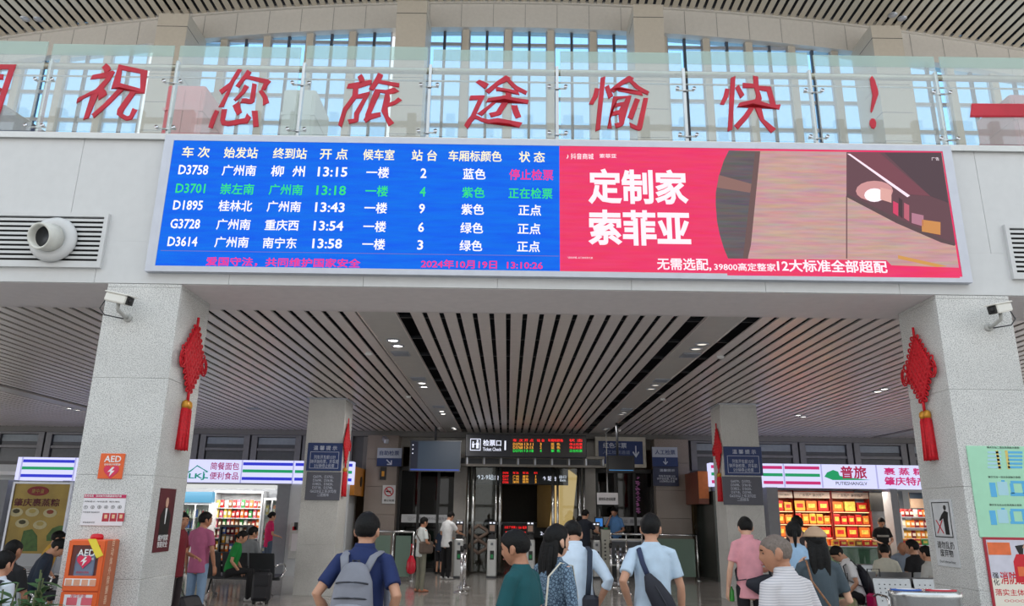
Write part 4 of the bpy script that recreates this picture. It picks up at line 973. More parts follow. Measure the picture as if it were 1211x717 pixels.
# hanging screens
def tv(label, a, b, c, d, Y, depth, img, hx, name='hanging_screen'):
    x0, x1, z0, z1 = rect(a, b, c, d, Y)
    t = thing(name, label, 'screen', ((x0+x1)/2, Y+depth/2, z0))
    MB().bbox(x0, x1, Y, Y+depth, z0, z1, .02).build('case', black_plastic, t)
    B('bezel', dark_metal if name == 'hanging_screen' else black_plastic, t, (x0, x1, Y-.012, Y, z1-.03, z1), (x0, x1, Y-.012, Y, z0, z0+.03), (x0, x0+.03, Y-.012, Y, z0+.03, z1-.03), (x1-.03, x1, Y-.012, Y, z0+.03, z1-.03))
    B('picture', img, t, (x0+.03, x1-.03, Y-.004, Y, z0+.03, z1-.03))
    xh = PX(hx, b, Y)[0]; MB().tube([(xh, Y+depth/2, z1), (xh, Y+depth/2, ZC+.2)], .035, 8).build('ceiling_pole', dark_metal, t)
    return t, (x0, x1, z0, z1)
scr = mat('dim teal screen', (44, 58, 74), emit=.75)
t, r = tv('large wall screen showing a dim slate blue picture, left of the gate sign', 484.5, 521, 545, 558, 22.3, .1, scr, 515)
B('screen_bar', mat('screen blue bar', (50, 74, 160), emit=.9), t, (r[0]+.04, r[1]-.04, 22.29, 22.3, r[2]+.03, r[2]+.07)); B('screen_side', mat('screen dark side', (16, 22, 40), emit=.8), t, (r[0]+.03, r[0]+.24, 22.292, 22.3, r[2]+.08, r[3]-.04))
B('screen_icons', white_e, t, *[(r[0]+.07, r[0]+.1, 22.288, 22.292, r[3]-.16-.12*k, r[3]-.13-.12*k) for k in range(3)])
t, r = tv('small black hanging monitor in front of the red ticket sign', 718.5, 539, 750.5, 558.5, 20.6, .25, mat('screen nearly black', (20, 21, 26), .15), 731, 'hanging_monitor')
B('screen_bar', mat('screen blue line', (60, 130, 190), emit=.9), t, (r[0]+.04, r[1]-.04, 20.585, 20.6, r[2]+.04, r[2]+.055))
t, r = plate('window_notice', 'white notice sheet on the dark glass behind the check desk', 'notice', 706, 583, 731, 597, 22.9, mat('poster white'), .02)
T('请排队进站检票', t, 718, 590.5, 22.89, 4, black_m, 20); B('hanger', steel, t, (r[0]+.3, r[0]+.32, 22.9, 22.92, r[3], ZC+.05), (r[1]-.32, r[1]-.3, 22.9, 22.92, r[3], ZC+.05))
t = thing('pink_flower_garland', 'pink flowers hanging on the dark doors right of the check desk', 'decoration', (3.5, 23.6, 1.8))
q = MB()
for i in range(60):
    zz = 1.75+random.random()*1.1; X_, _z = PX(755, 600, 23.6); X_ += random.uniform(-.05, .05)
    q.lathe((X_, 23.6+random.uniform(-.05, .05), zz), [(0, 0), (.035, .015), (.03, .03), (0, .02)], 6)
q.build('blossoms', mat('flower pink', (190, 120, 180), .6), t)

# ================================================================ SHOPS
YSH = 21.5
shop_wall = mat('shop grey pilaster', (138, 142, 150), .45, n=.03); shop_white = mat('shop white board', (206, 210, 214), .4, n=.02)
lit_face = mat('sign lit face', (214, 216, 255), emit=1.05); lit_blue = mat('stripe blue', (40, 50, 200), emit=1.0); lit_green = mat('stripe green', (24, 150, 96), emit=1.0); lit_mag = mat('stripe magenta', (196, 40, 110), emit=1.0)
def shop_sign(name, label, x0, x1, z0, z1, stripes, cols, seams):
    t = thing(name, label, 'shop sign', ((x0+x1)/2, YSH, z0))
    B('light_box', lit_face, t, (x0, x1, YSH, YSH+.35, z0, z1))
    h = z1-z0
    for a, b in stripes:
        for c, zz in zip(cols, (.77, .46, .13)): B('stripe', c, t, (a, b, YSH-.006, YSH, z0+h*zz, z0+h*(zz+.13)))
    for s in seams: B('seam', mat('seam lilac', (190, 190, 240), emit=.8), t, (s-.015, s+.015, YSH-.03, YSH, z0, z1))
    return t
xs = lambda px: PX(px, 556, YSH)[0]
ls = shop_sign('bread_shop_sign', 'lit pale shop sign with a green house outline and blue stripes, left', xs(19), xs(417), 2.45, 3.08, ((xs(25), xs(88)), (xs(91), xs(222)), (xs(287), xs(346)), (xs(349), xs(416.5))), (lit_blue, lit_green, lit_blue), (xs(25), xs(88), xs(222), xs(286), xs(347)))
tgreen = mat('sign teal green', (20, 150, 130), emit=.8); tmag = mat('sign plum', (170, 40, 110), emit=.8)
T('简餐面包', ls, 266, 551.5, YSH-.005, 9, tmag, 34, bold=.015); T('便利食品', ls, 265, 563, YSH-.005, 9, tmag, 34, bold=.015); T('LKJ', ls, 232.5, 564, YSH-.005, 8, tgreen, 19, bold=.03)
hx = [PX(a, b, YSH) for a, b in ((221, 560), (226, 557), (233.5, 551), (246, 558.5), (241, 558.5), (241, 565), (246, 565.5))]
MB().tube([(a, YSH-.015, b) for a, b in hx], .02, 6).build('house_outline', tgreen, ls)
rs = shop_sign('specialty_shop_sign', 'lit pale shop sign with magenta and green stripes, right', xs(840), xs(1100), 2.53, 3.18, ((xs(841), xs(854)), (xs(902), xs(925)), (xs(928), xs(969))), (lit_mag, lit_green, lit_mag), (xs(926.5), xs(971), xs(1036)))
T('普旅', rs, 1009.5, 559, YSH-.006, 15, mat('sign crimson', (180, 30, 80), emit=.8), 31, bold=.03); T('PUTIESHANGLV', rs, 1007, 572, YSH-.006, 4, black_m, 37, bold=.01)
T('裹 蒸 粽', rs, 1069, 558, YSH-.006, 9, lit_mag, 48, bold=.03); T('肇庆特产', rs, 1071, 569.5, YSH-.006, 10.5, lit_mag, 50, bold=.03)
q = MB(); q.prism([PX(a, b, YSH) for a, b in ((975, 564), (978, 559), (985, 556), (991, 558), (993, 563), (1003, 565), (1030, 568), (1003, 568), (985, 568))], YSH-.005, YSH); q.build('green_hill', lit_green, rs)
# shells of the shops
def shell(label, x0, x1, cols_x, z_hdr, loc):
    t = structure('wall_shop', label, loc)
    B('ceiling_panel', white, t, (x0+.01, x1, YSH+.35, 23.9, 2.6, 2.7)); B('back_panel', shop_white, t, (x0, x1, 23.85, 23.95, 0, 3.0))
    for a, b in cols_x: B('pilaster', shop_wall, t, (a, b, YSH+.02, YSH+.5, 0, z_hdr))
    return t
sl = shell('white interior shell of the bread shop on the left', -16, -4.7, ((xs(330), xs(345)), (xs(0)-1, xs(12)), (xs(76), xs(84))), 2.45, (-10, YSH, 0))
B('side_panel', shop_white, sl, (-4.85, -4.7, YSH, 23.9, 0, 2.45)); B('front_infill', shop_white, sl, (xs(345), xs(414), YSH+.05, YSH+.15, 0, 2.45))
B('awning_strip', mat('awning white lit', (240, 242, 240), emit=.8), sl, (xs(200), xs(328), YSH-.02, YSH+.1, 2.30, 2.40))
B('header', shop_wall, sl, (xs(198), xs(346), YSH+.0, YSH+.3, 2.40, 2.45))
sr = shell('white interior shell of the specialty shop on the right', 5.75, 16, ((xs(845), xs(852)), (xs(905), xs(918)), (xs(1050), xs(1058))), 2.53, (10, YSH, 0))
B('side_panel', mat('dark side glass', (60, 66, 64), .2), sr, (5.75, 5.85, YSH, 23.9, 0, 2.4)); B('grey_back', mat('pale grey blue panel', (130, 140, 152), .5), sr, (xs(1040), xs(1100), 23.2, 23.3, 0, 2.53))
area('bread_shop_light', (-8.6, 22.0, 2.38), 5.0, .5, 95, rot=(.5, 0, 0)); area('specialty_shop_light', (9.8, 22.0, 2.45), 4.5, .6, 130, (1, .86, .68))
# orange side boxes
t = thing('orange_side_box', 'orange box with a round black hole at the end of the left shop', 'panel box', (-4.55, 22.9, 2.2))
o_ = mat('amber lacquer', (186, 120, 36), .35, n=.05)
B('body', o_, t, (-4.69, -4.40, 22.0, 23.9, 2.17, 2.97)); MB().lathe((-4.40, 22.9, 2.58), [(0, 0), (.15, 0), (.15, .015), (0, .015)], 20, 'X').build('round_vent', black_plastic, t)
sr_ = 0
t = thing('brown_side_box', 'reddish brown box at the end of the right shop', 'panel box', (5.6, 22.6, 2.1))
B('body', mat('red brown lacquer', (116, 58, 40), .4, n=.04), t, (5.40, 5.68, 21.7, 23.9, 2.05, 2.95)); B('front_strip', mat('orange strip', (206, 112, 50), .4), t, (5.40, 5.68, 21.68, 21.7, 2.2, 2.95))
# dumpling poster on the far left
t, r = plate('food_poster', 'large yellow zongzi poster with plates of dumplings at the far left', 'poster', 11, 572.5, 77, 655, YSH-.05, mat('poster yellow', (178, 150, 62), .4, n=.18, ns=1.2), .05)
x0, x1, z0, z1 = r
fr_ = B('frame', alu, t, (x0-.06, x0, YSH-.08, YSH, z0, z1+.05), (x1, x1+.06, YSH-.08, YSH, z0, z1+.05), (x0, x1, YSH-.08, YSH, z1, z1+.05))
q = MB(); X, Z = PX(45, 581, YSH-.06); q.prism([(X+.3*math.cos(a*PI/10), Z+.13*math.sin(a*PI/10)) for a in range(20)], YSH-.06, YSH-.05); q.build('oval_badge', mat('badge red', (150, 40, 40), .5), t)
T('皇中皇', t, 45, 581, YSH-.065, 5, mat('poster yellow'), 15); T('肇庆裹蒸粽', t, 43.5, 594.5, YSH-.055, 9.5, mat('poster dark red', (96, 20, 36), .5, n=0), 54, bold=.02)
for i, (a, b) in enumerate(((19, 606), (38, 606), (59, 607), (26, 619), (47, 621))):
    X, Z = PX(a, b, YSH-.06)
    q = MB(); q.prism([(X+.19*math.cos(k*PI/8), Z+.12*math.sin(k*PI/8)) for k in range(16)], YSH-.056, YSH-.05); q.build('plate_print', mat('plate cream', (206, 196, 150), .5), t)
    q = MB(); q.prism([(X+.1*math.cos(k*PI/4), Z+.06*math.sin(k*PI/4)+.03) for k in range(8)], YSH-.060, YSH-.056); q.build('dumpling_print', mat('dumpling %d' % (i % 3), ((70, 66, 40), (190, 170, 96), (150, 70, 50))[i % 3], .6), t)
q = MB(); q.prism([PX(a, b, YSH-.05) for a, b in ((55, 634), (62, 625), (70, 622), (75, 622), (73, 640), (55, 640))], YSH-.056, YSH-.05); q.prism([PX(a, b, YSH-.05) for a, b in ((25, 640), (28, 628), (38, 626), (44, 634), (44, 652), (25, 652))], YSH-.056, YSH-.05); q.build('leaf_print', mat('poster leaf green', (74, 110, 50), .5, n=.2), t)
# machine on the white wall
t, r = plate('wall_dispenser', 'pale wall unit with a dark screen left of the inner granite column', 'dispenser', 342, 618.5, 355, 661, YSH-.06, mat('unit pale', (196, 198, 196), .4), .11)
B('screen', black_plastic, t, (r[0]+.1, r[1]-.1, YSH-.066, YSH-.06, r[2]+.75, r[2]+.95)); B('notice', mat('poster white'), t, (r[0]+.06, r[1]-.06, YSH-.064, YSH-.06, r[2]+.2, r[2]+.65)); B('red_label', red, t, (r[0]+.06, r[0]+.16, YSH-.066, YSH-.06, r[3]-.2, r[3]-.1))

# goods
GC = {'red': (200, 40, 36), 'orange': (232, 120, 40), 'golden': (226, 170, 60), 'yellow': (236, 206, 90), 'green': (60, 150, 70), 'white': (226, 220, 210), 'blue': (60, 100, 180), 'brown': (140, 86, 50), 'maroon': (130, 30, 40), 'pink': (220, 110, 130)}
proto = {}
def goods_box(cname, w, h, X, Y, z, label, group):
    key = ('b', cname)
    if key not in proto:
        t = thing('gift_box', label, 'box', (X, Y, z), 0, group)
        q = MB(True); q.bbox(-.5, .5, -.5, .5, 0, 1, .04); q.build('carton', mat('carton '+cname, GC[cname], .35, n=.12, ns=3), t)
        q = MB(True); q.box(-.32, .32, -.512, -.5, .3, .72); q.build('front_label', mat('label '+('golden' if cname != 'golden' else 'red'), GC['yellow' if cname != 'golden' else 'red'], .4, n=.2, ns=4), t)
        proto[key] = t
    else:
        t = copy_tree(proto[key], (X, Y, z), label); t['group'] = group
    t.scale = (w, .12, h); return t
def goods_pack(cname, w, h, X, Y, z, label, group, kind='bag'):
    key = (kind, cname)
    if key not in proto:
        t = thing('snack_bag' if kind == 'bag' else 'drink_bottle', label, 'snack bag' if kind == 'bag' else 'bottle', (X, Y, z), 0, group)
        q = MB(True)
        if kind == 'bag':
            q.loft([[(a*.5*s, b*.5*d, zz) for a, b in ((-1, 0), (-.7, -.8), (.7, -.8), (1, 0), (.7, .8), (-.7, .8))] for zz, s, d in ((0, .95, .1), (.12, 1, .7), (.5, .96, 1), (.86, 1, .6), (1, .95, .08))]); q.build('packet', mat('foil '+cname, GC[cname], .3, n=.15, ns=3), t)
            q = MB(True); q.box(-.28, .28, -.46, -.40, .3, .65); q.build('front_label', mat('label white', (240, 230, 210), .5), t)
        else:
            q.lathe((0, 0, 0), [(0, 0), (.45, 0), (.5, .05), (.5, .6), (.2, .84), (.2, .9)], 10); q.build('bottle_body', mat('drink '+cname, GC[cname], .2, n=.1), t)
            q = MB(True); q.lathe((0, 0, 0), [(.24, .88), (.24, 1.0), (0, 1.0)], 8); q.build('cap', white, t)
        proto[key] = t
    else:
        t = copy_tree(proto[key], (X, Y, z), label); t['group'] = group
    t.scale = (w, .1 if kind == 'bag' else w, h); return t
def LR(i, n):
    return 'middle' if n % 2 and i == n//2 else ('leftmost', 'second from left', 'third from left', 'fourth from left', 'fifth from left')[i] if i < n/2 else ('rightmost', 'second from right', 'third from right', 'fourth from right', 'fifth from right')[n-1-i]
ORD = ['top', 'second', 'third', 'fourth', 'fifth', 'sixth', 'lowest']
# red shelving of the specialty shop
red_wood = mat('red lacquer shelf', (150, 34, 26), .35, n=.05)
YR = 22.9
for u, (pa_, pb_, nm) in enumerate(((918, 938, 'left'), (940, 982, 'middle'), (985, 1028, 'right'))):
    x0, x1 = PX(pa_, 600, YR)[0], PX(pb_, 600, YR)[0]
    t = thing('gift_shelving', '%s bay of the red shelving full of gift boxes in the right shop' % nm, 'shelving', ((x0+x1)/2, YR+.2, 0))
    B('side_board', red_wood, t, (x0-.05, x0, YR, YR+.4, 0, 2.5)); B('side_board', red_wood, t, (x1, x1+.05, YR, YR+.4, 0, 2.5)); B('back_board', mat('shelf back glow', (190, 80, 30), .5), t, (x0, x1, YR+.36, YR+.4, 0, 2.5))
    B('header_board', mat('header cream', (204, 190, 180), .5), t, (x0, x1, YR-.02, YR, 2.28, 2.46))
    txt('广东特产 肇庆特产', t, ((x0+x1)/2, YR-.025, 2.37), (x1-x0)*.7, None, black_m)
    zs_ = [1.92, 1.55, 1.18, .82, .46]
    for k, z in enumerate(zs_):
        B('shelf_board', red_wood, t, (x0, x1, YR, YR+.38, z-.03, z))
        B('shelf_light', mat('shelf light strip', (255, 214, 150), emit=2.5), t, (x0+.02, x1-.02, YR+.02, YR+.04, z-.045, z-.03))
        nb = 3 if u else 2
        if k in (1, 3): nb = 5 if u else 2
        wd = (x1-x0)/nb
        for i in range(nb):
            c = random.choice(['red', 'red', 'orange', 'golden', 'yellow', 'orange'])
            goods_box(c, wd*.84, random.uniform(.22, .29), x0+wd*(i+.5), YR+.12, z, '%s gift box, %s on the %s shelf of the %s red bay' % (c, LR(i, nb), ORD[k], nm), 'gift boxes in the red shelving')
# wicker display table in front and right hand counter
def stand(label, px0, px1, Y, zt, m, rows_, cols_, group, colours, place):
    x0, x1 = PX(px0, 640, Y)[0], PX(px1, 640, Y)[0]
    t = thing('display_counter', label, 'counter', ((x0+x1)/2, Y+.3, 0))
    MB().bbox(x0, x1, Y, Y+.6, 0, zt, .02).build('cabinet', m, t)
    B('glass_front', clear_glass, t, (x0+.03, x1-.03, Y-.012, Y-.004, .3, zt-.05)); B('top', alu, t, (x0-.02, x1+.02, Y-.02, Y+.62, zt, zt+.02))
    wd = (x1-x0)/cols_
    for r in range(rows_):
        for i in range(cols_):
            c = random.choice(colours)
            goods_box(c, wd*.85, .16, x0+wd*(i+.5), Y+.12+.14*r, zt+.02+.0*r, '%s box, %s in the %s row on the %s' % (c, LR(i, cols_), ('front', 'second', 'rear', 'fourth')[r], place), group)
    return t
stand('low glass counter with snack boxes in front of the red shelving', 985, 1040, 21.6, .95, mat('counter teal', (90, 130, 110), .4), 3, 6, 'boxes on the glass counter', ['golden', 'orange', 'brown', 'green', 'red'], 'teal counter')
stand('lit counter of packaged food behind the waiting seats, far right', 1066, 1100, 21.8, 1.0, mat('counter orange', (200, 104, 60), .4), 3, 4, 'boxes on the far right counter', ['red', 'orange', 'white', 'green', 'golden'], 'far right counter')
for k in range(3):
    z = 1.0+.3*k+.18; x0, x1 = PX(1068, 640, 22.6)[0], PX(1100, 640, 22.6)[0]
    if k == 0: rk = thing('snack_rack', 'stepped rack of packets behind the far right counter', 'shelving', ((x0+x1)/2, 22.7, 0)); B('upright', alu, rk, (x0-.03, x0, 22.5, 22.85, 0, 1.9), (x1, x1+.03, 22.5, 22.85, 0, 1.9))
    B('shelf_board', alu, rk, (x0, x1, 22.5, 22.85, z-.02, z))
    for i in range(6):
        c = random.choice(['red', 'orange', 'white', 'maroon', 'golden'])
        goods_pack(c, .15, .22, x0+(x1-x0)*(i+.5)/6, 22.6, z, '%s packet, %s on the %s step of the far right rack' % (c, LR(i, 6), ('lowest', 'middle', 'top')[k]), 'packets on the far right rack')
t, r = plate('dark_wall_screen', 'black screen hung high at the right end of the red shelving', 'screen', 1029, 582, 1063, 605, 22.4, black_plastic, .06); B('bracket', dark_metal, t, (r[0]+.4, r[0]+.5, 22.46, 23.2, r[2]+.2, r[2]+.3))
t, r = plate('menu_board', 'dark framed cream menu board at the right of the specialty shop', 'sign', 1077, 583, 1097, 616, 22.6, mat('menu cream', (176, 150, 130), .5), .04)
B('dark_band', mat('menu navy', (30, 50, 70), .5), t, (r[0], r[1], 22.59, 22.6, r[3]-.17, r[3])); B('dark_band', mat('menu navy'), t, (r[0], r[1], 22.59, 22.6, r[2]+.25, r[2]+.35))
# bread shop: drinks fridge, snack shelving, glass freezer
def shelving(name, label, px0, px1, Y, zt, zlist, m, group, place, per, glass=False, kinds=('bag',), top=None, colours=None):
    x0, x1 = PX(px0, 620, Y)[0], PX(px1, 620, Y)[0]
    t = thing(name, label, 'fridge' if glass else 'shelving', ((x0+x1)/2, Y+.25, 0))
    B('side_wall', m, t, (x0-.04, x0, Y, Y+.5, 0, zt)); B('side_wall', m, t, (x1, x1+.04, Y, Y+.5, 0, zt)); B('back_wall', m, t, (x0, x1, Y+.46, Y+.5, 0, zt)); B('top_wall', m, t, (x0-.04, x1+.04, Y, Y+.5, zt, zt+.06))
    for k, z in enumerate(zlist):
        B('shelf_board', m, t, (x0, x1, Y+.02, Y+.45, z-.025, z))
        wd = (x1-x0)/per
        for i in range(per):
            c = random.choice(colours or list(GC)); kd = random.choice(kinds)
            goods_pack(c, wd*.9 if kd == 'bag' else min(wd*.8, .09), random.uniform(.19, .27), x0+wd*(i+.5), Y+.12, z, '%s %s, %s on the %s shelf of the %s' % (c, 'packet' if kd == 'bag' else 'bottle', LR(i, per), ORD[k], place), group, kd)
    if glass:
        B('door_glass', clear_glass, t, (x0, x1, Y-.02, Y-.01, .1, zt-.02)); B('door_frame', m, t, (x0-.03, x0+.02, Y-.03, Y, .08, zt), (x1-.02, x1+.03, Y-.03, Y, .08, zt), (x0+.02, x1-.02, Y-.03, Y, .05, .12), ((x0+x1)/2-.02, (x0+x1)/2+.02, Y-.03, Y, .12, zt))
    if top: B('lit_header', top, t, (x0-.03, x1+.03, Y-.03, Y+.2, zt+.06, zt+.36))
    return t
shelving('drinks_fridge', 'drinks fridge with blue lit header at the left of the bread shop', 212, 246, 22.2, 1.85, (1.5, 1.2, .9, .6, .3), white, 'drinks in the fridge', 'drinks fridge', 9, True, ('bottle',), mat('header icy blue', (90, 170, 210), emit=.7), ['blue', 'white', 'green', 'red', 'blue', 'yellow'])
shelving('snack_shelving', 'tall white snack shelving in the middle of the bread shop', 251, 306, 22.6, 2.2, (1.78, 1.5, 1.22, .94, .6), mat('shelf unit grey white', (196, 198, 200), .4), 'packets on the white snack shelving', 'white snack shelving', 11, False, ('bag',), None, ['red', 'orange', 'yellow', 'green', 'brown', 'white', 'golden', 'pink'])
shelving('upright_freezer', 'white glass freezer beside the woman in magenta', 311, 328, 22.0, 2.0, (1.6, 1.25, .9, .55, .2), white, 'packets in the glass freezer', 'glass freezer', 4, True, ('bag',), None, ['white', 'yellow', 'orange', 'blue', 'pink'])
shelving('front_snack_rack', 'low snack rack in front of the white shelving', 262, 292, 21.9, 1.25, (1.05, .82, .59, .36), dark_metal, 'packets on the low snack rack', 'low front rack', 6, False, ('bag',), None, ['brown', 'orange', 'blue', 'white', 'maroon', 'golden'])
# ================================================================ PEOPLE
REM = []
def V(*a): return Vector(a)
SKIN = {'a': (196, 146, 118), 'b': (178, 126, 98), 'c': (214, 168, 142)}
def skinm(k): return mat('skin '+k, SKIN[k], .5, n=.05, ns=14)
hair_black = mat('black hair', (13, 12, 12), .6, n=.25, ns=60, bump=.3, spec=.25); hair_grey = mat('cropped grey hair', (112, 100, 92), .7, n=.15, ns=80)
eye_m = mat('eye dark', (24, 18, 16), .2, n=0); lip_m = mat('lips', (158, 92, 84), .5, n=0)
def headshape(d, hair=None, k=0):
    """point of the head (centre at the skull middle, facing +Y) in unit direction d"""
    x, y, z = d
    p = V(x*.078, y*.097, z*.116)
    if z > 0: kk = 1+.10*math.sin(PI*min(1, z*1.05)); p.x *= kk; p.y *= kk
    if z < 0:
        t = min(1, -z*1.15)
        p.x *= 1-.30*t*t; p.y = p.y*(1-.10*t)+(.012*t if y > 0 else .014*t)
    if y > 0:
        g = lambda cx, cz, s, a: a*math.exp(-((p.x-cx)**2+(p.z-cz)**2)/(2*s*s))
        p.y += g(0, -.022, .011, .020)+g(0, -.002, .008, .010)+g(0, -.062, .016, .005)+g(0, -.100, .018, .008)+g(0, .032, .03, .004)
        p.y -= g(.031, .006, .014, .010)+g(-.031, .006, .014, .010)+g(0, -.080, .012, .004)
    else: p.z += .004
    return p
def hairmask(d, style):
    x, y, z = d
    if style in ('short', 'buzz', 'grey'):
        front = .42 if y > .1 else None
        lim = -.36 if y < -.45 else (-.36+(y+.45)*1.15 if y < -.15 else (-.015+(y+.15)*.2 if y < .2 else .06+(y-.2)*.75))
        if .05 < y < .3 and abs(x) > .7: lim = -.25
        return z-lim
    if style == 'long':
        lim = -.9 if y < .05 else (-.4 if y < .3 and abs(x) > .6 else .1+(y-.1)*.85)
        return z-lim
    if style == 'bald': return -1 if z > .3 or y > .2 else min(z+.35, .3-z)
    return z-.1
def sphere_dirs(nu=28, nv=18):
    out = []
    for j in range(nv+1):
        th = PI*j/nv
        out.append([V(math.sin(th)*math.cos(2*PI*i/nu), math.sin(th)*math.sin(2*PI*i/nu), math.cos(th)) for i in range(nu)])
    return out
def head_mesh(q, M, fine=True):
    nu, nv = (36, 26) if fine else (22, 16)
    D = sphere_dirs(nu, nv)
    q.loft([[M @ headshape(d) for d in row] for row in D])
    for s in (-1, 1):
        e = [((0, 0, -.030), .007, .011), ((0, -.006, -.012), .011, .017), ((0, -.012, .01), .013, .021), ((0, -.006, .028), .008, .015)]
        q.chain([(M @ V(s*.076+s*.007, -.006+p[1], p[2]-.008), a, b) for p, a, b in e], 8, (M.to_3x3() @ V(1, 0, 0)))
def hand(q, wrist, elbow, palm_n, s, curl=.5, thumb=1.0, fine=True):
    """palm and five fingers continuing the forearm"""
    d = (wrist-elbow).normalized(); n = palm_n-d*palm_n.dot(d)
    if n.length < .1: n = V(0, 0, 1)-d*d.z
    n.normalize(); sd = d.cross(n)*thumb
    q.chain([(wrist-d*.01, .026*s, .02*s), (wrist+d*.03*s, .034*s, .017*s), (wrist+d*.075*s, .040*s, .014*s), (wrist+d*.092*s, .036*s, .011*s)], 10, sd)
    L = (.062, .074, .080, .072); k = 6
    for i, ln in enumerate((.058, .074, .080, .070)):
        o_ = (i-1.5)*.0195*s; b = wrist+d*.082*s-sd*(-o_); pts = [b]; a = curl*.35
        for seg, f in ((0, .45), (1, .3), (2, .25)):
            dr = d*math.cos(a)+n*math.sin(a); pts.append(pts[-1]+dr*ln*f*s); a += curl*.75
        q.chain([(pts[0], .0095*s), (pts[1], .0088*s), (pts[2], .008*s), (pts[3], .0065*s)], k)
    b = wrist+d*.028*s+sd*.026*s; dr = (d*.72+sd*.62+n*.35).normalized()
    q.chain([(b, .0125*s), (b+dr*.034*s, .011*s), (b+dr*.034*s+(dr*.6+d*.6+n*curl*.4).normalized()*.03*s, .0085*s)], k)
ARMS = {  # elbow, wrist for the right side (+X); x mirrored for the left
    'down': ((.245, -.02, 1.12), (.255, .06, .87)), 'akimbo': ((.30, -.14, 1.16), (.19, .02, .96)), 'front': ((.25, .0, 1.12), (.13, .22, 1.08)),
    'reach': ((.24, .16, 1.2), (.17, .42, 1.16)), 'phone': ((.25, .04, 1.12), (.20, .27, 1.12)), 'back': ((.25, -.12, 1.14), (.08, -.16, .96)), 'face': ((.22, .16, 1.18), (.10, .17, 1.42)),
    'lap': ((.235, .02, 1.13), (.13, .22, .97)), 'strap': ((.25, .06, 1.14), (.15, .14, 1.34)), 'clasp': ((.25, -.02, 1.12), (.05, .17, 1.02))}
def person(label, x, y, rz, H=1.70, skin='a', hair='short', arms=('down', 'down'), lean=0.0, turn=0.0, nod=0.0, sit=False, stride=0.0, top=('tee', (200, 200, 200)), legs=('trousers', (40, 40, 46)),
           shoes=(30, 30, 32), vox=None, seat=.45, build=1.0, collar=False, group=None, name='person', stripe=None, bow=0.0):
    """a standing or seated figure, body frame facing +Y, height 1.72 before scaling"""
    s = H/1.72
    t = thing(name, label, 'person', (x, y, 0), rz, group)
    dist = y
    v = vox or (.0095 if dist < 7.5 else .013 if dist < 13 else .017)
    fine = dist < 13
    ph = .93 if not sit else seat/s+.11
    dz = ph-.93
    PM = Matrix.Translation((0, 0, ph)) @ Matrix.Rotation(-lean, 4, 'X') @ Matrix.Translation((0, 0, -.93))   # upper body
    def U(p): return PM @ V(*p)
    HM = PM @ Matrix.Translation((0, .012+.04*bow, 1.495)) @ Matrix.Rotation(turn, 4, 'Z') @ Matrix.Rotation(-nod, 4, 'X') @ Matrix.Translation((0, .022, .105))
    b = build*.92
    body = MB(True); X1 = (PM.to_3x3() @ V(1, 0, 0))
    torso = ([(.915, .13, .085)] if sit else [(.86, .15, .10), (.93, .158, .108)])+[(.97, .15, .104),  (1.03, .138, .096), (1.14, .136, .098), (1.26, .155, .108), (1.36, .158, .10), (1.425, .130, .082), (1.47, .078, .062)]
    body.chain([(U((0, -.006 if z > 1.2 else 0, z)), a*b, c*b) for z, a, c in torso], 16, X1)
    body.chain([(U((0, -.012, 1.42)), .056, .058), (U((0, 0, 1.48)), .054, .056), (HM @ V(0, -.022, -.07), .052, .058)], 12, X1)
    head_mesh(body, HM, fine)
    A = {}
    hd = MB(True)
    for i, sd in ((0, -1), (1, 1)):
        k = arms[i]; e, w_ = ARMS[k] if isinstance(k, str) else k
        sh = U((sd*.166*b, -.005, 1.405)); el = U((sd*e[0]*(b*.5+.5), e[1], e[2])); wr = U((sd*w_[0], w_[1], w_[2]))
        # keep the arm lengths human
        el = sh+(el-sh).normalized()*.285; wr = el+(wr-el).normalized()*.245
        A[sd] = (sh, el, wr)
        body.chain([(U((sd*.09*b, -.005, 1.415)), .050, .050), (sh, .048*b), (sh.lerp(el, .45), .043*b), (el, .036*b), (el.lerp(wr, .3), .037*b), (wr, .025, .021)], 12, X1)
        pn = U((0, .0, 1))-U((0, 0, 0)) if k in ('lap', 'front', 'clasp') else (U((-sd, .2, 0))-U((0, 0, 0)))
        if k in ('lap', 'front', 'clasp', 'phone', 'reach'): pn = V(-sd*.3, 0, -1) if k != 'phone' else V(-sd*.6, -.2, .6)
        hand(hd if fine else body, wr, el, pn, 1.0, .9 if k in ('akimbo', 'phone', 'clasp') else .45, 1.0 if sd*1 > 0 else -1.0)
    Lg = {}
    for sd in (-1, 1):
        hp = V(sd*.088, 0, ph-.03)
        if sit: kn = V(sd*.12, .41, ph+.0); an = V(sd*.12, .43+stride*sd*.1, .085)
        else: kn = V(sd*.095, .015+stride*sd*.16, .49); an = V(sd*.10, -.015+stride*sd*.24-(.06 if stride and sd*stride < 0 else 0), .085)
        Lg[sd] = (hp, kn, an)
        fw = V(0, 1, 0)
        body.chain([(hp, .080*b, .085*b), (hp.lerp(kn, .5), .068*b), (kn, .052*b), (kn.lerp(an, .3), .050*b), (kn.lerp(an, .75), .036), (an, .034)], 12)
        body.chain([(an+V(0, -.04, -.045), .03, .03), (an+V(0, .03, -.045), .036, .03), (an+V(0, .11, -.055), .038, .022), (an+V(0, .165, -.06), .03, .016)], 10)
    def scale(q): q.v = [(a*s, c*s, d*s) for a, c, d in q.v]; return q
    def reg(q, nm, m, parent, vx, it=4, extra=None):
        scale(q); o = q.build(nm, m, parent, fix=False)
        r = o.modifiers.new('r', 'REMESH'); r.mode = 'VOXEL'; r.voxel_size = vx; r.use_smooth_shade = True
        sm = o.modifiers.new('s', 'SMOOTH'); sm.factor = .5; sm.iterations = it
        REM.append((o, extra)); return o
    sk = skinm(skin)
    bo = reg(body, 'body', sk, t, v*s*(.85 if fine else 1), 1, scale(hd) if fine else None)
    # face
    e_ = MB(True)
